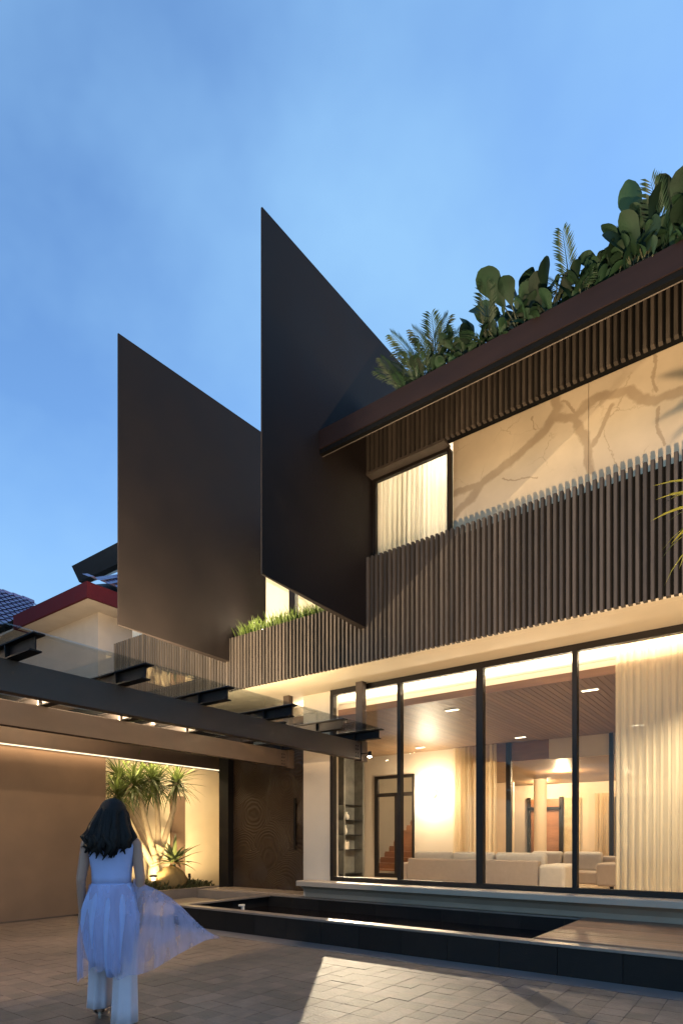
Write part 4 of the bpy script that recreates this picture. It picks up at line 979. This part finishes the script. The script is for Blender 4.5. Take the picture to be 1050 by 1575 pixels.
loft('bodice', [(0, 0, 1.435, .135, .075, 0, 1, 0), (0, 0, 1.40, .185, .10, 0, 1, 0), (0, .01, 1.30, .178, .128, .01, 6, 0), (0, .01, 1.18, .145, .115, .015, 7, .5), (0, .0, 1.06, .142, .112, .02, 8, 1)], M['dress'])
loft('skirt', [(0, 0, 1.07, .143, .113, .02, 11, 0), (0, -.01, .97, .185, .145, .03, 11, .2), (-.005, -.02, .85, .215, .165, .05, 11, .4), (-.005, -.03, .70, .195, .165, .09, 11, .8), (.0, -.03, .55, .165, .15, .13, 11, 1.2), (.01, -.03, .43, .135, .135, .16, 11, 1.5)], M['dress'], 88, hem=.10)
def gauze(u, v):                       # u: waist to hem, v: round the body; the right side is blown out
    a = v * 6.28318; da = (a + .25 + math.pi) % 6.28318 - math.pi
    wing = math.exp(-(da / .42) ** 2); w2 = math.exp(-((da - 2.6) / .5) ** 2)
    fold = math.sin(13 * a + 2 * u) * .07 * u + math.sin(29 * a + 3) * .025 * u
    rad = .160 + .085 * math.sin(min(1, u * 1.5) * 1.5708) - .02 * u
    rad = rad * (1 + fold) + wing * .62 * u ** 1.25 + w2 * .07 * u
    z = 1.06 - .66 * u + wing * (.30 * u + .06 * math.sin(u * 5 + da * 6)) + u * (.05 * math.sin(3 * a + 1) + .025 * math.sin(11 * a))
    return W(rad * math.cos(a), rad * .82 * math.sin(a) - .02 * u + wing * .08 * math.sin(da * 11 + u * 4) * u, z)
go = link('overskirt', MB().grid(gauze, 16, 120).mesh('overskirt', M['overskirt'], True), ph_)
loft('trouser_leg', [(-.09, .02, .80, .10, .10, .02, 7, 0), (-.095, .13, .52, .085, .09, .05, 7, 1), (-.10, .14, .25, .088, .098, .09, 7, 1.5), (-.10, .12, .10, .092, .108, .11, 7, 2)], M['trousers'], 30)
loft('trouser_leg', [(.09, 0, .80, .10, .10, .02, 7, 0), (.10, -.02, .52, .085, .09, .05, 7, 1), (.105, -.08, .25, .088, .098, .09, 7, 2.5), (.105, -.12, .03, .095, .115, .11, 7, 3)], M['trousers'], 30)
# hair: long, wavy, over the shoulder blades
hb = MB()
hb.ell(W(.01, -.005, 1.612), (.102, .115, .108), 20, 14, 0, RM)
hairo = []
for k in range(120):
    a = math.pi * (.96 + 1.08 * k / 119) + random.uniform(-.05, .05); lay = random.uniform(.55, 1.0)
    c, s = math.cos(a), math.sin(a)
    zt = 1.66 - random.uniform(0, .04); wob = random.uniform(-1, 1) * .03; L_ = 1.27 + random.uniform(-.04, .08) + .06 * abs(c)
    pts = [W(.01 + .06 * c * lay, .0 + .07 * s * lay, zt + .035), W(.005 + .106 * c * lay, .0 + .115 * s * lay, 1.60), W(-.01 + (.140 * c) * lay, -.01 + .125 * s * lay, 1.51),
           W(-.02 + (.172 * c + wob) * lay, -.03 + .125 * s * lay, 1.42), W(-.025 + (.165 * c - wob) * lay, -.03 + .14 * s * lay, 1.35), W(-.03 + (.15 * c + wob) * lay, -.03 + .13 * s * lay, max(L_, 1.23))]
    hb.tube(pts, [.014, .022, .026, .026, .020, .004], 6)
link('hair', hb.mesh('hair', M['hair'], True), ph_)
for s, f0, z0 in ((-.10, .17, .06), (.105, -.12, .045)):
    sb = MB(); sb.grid(lambda u, v: W(s + .04 * math.cos(v * 6.283) * (1 - .35 * max(0, u - .6)), f0 - .075 + .26 * u, .004 + (z0 - .02) * (1 - u) + .045 * (1 + math.sin(v * 6.283)) * (.9 - .35 * u) * .55), 8, 12)
    sb.tube([W(s, f0 - .055, .0), W(s, f0 - .05, z0)], [.010, .016], 8)
    link('shoe', sb.mesh('shoe', M['shoe'], True), ph_)
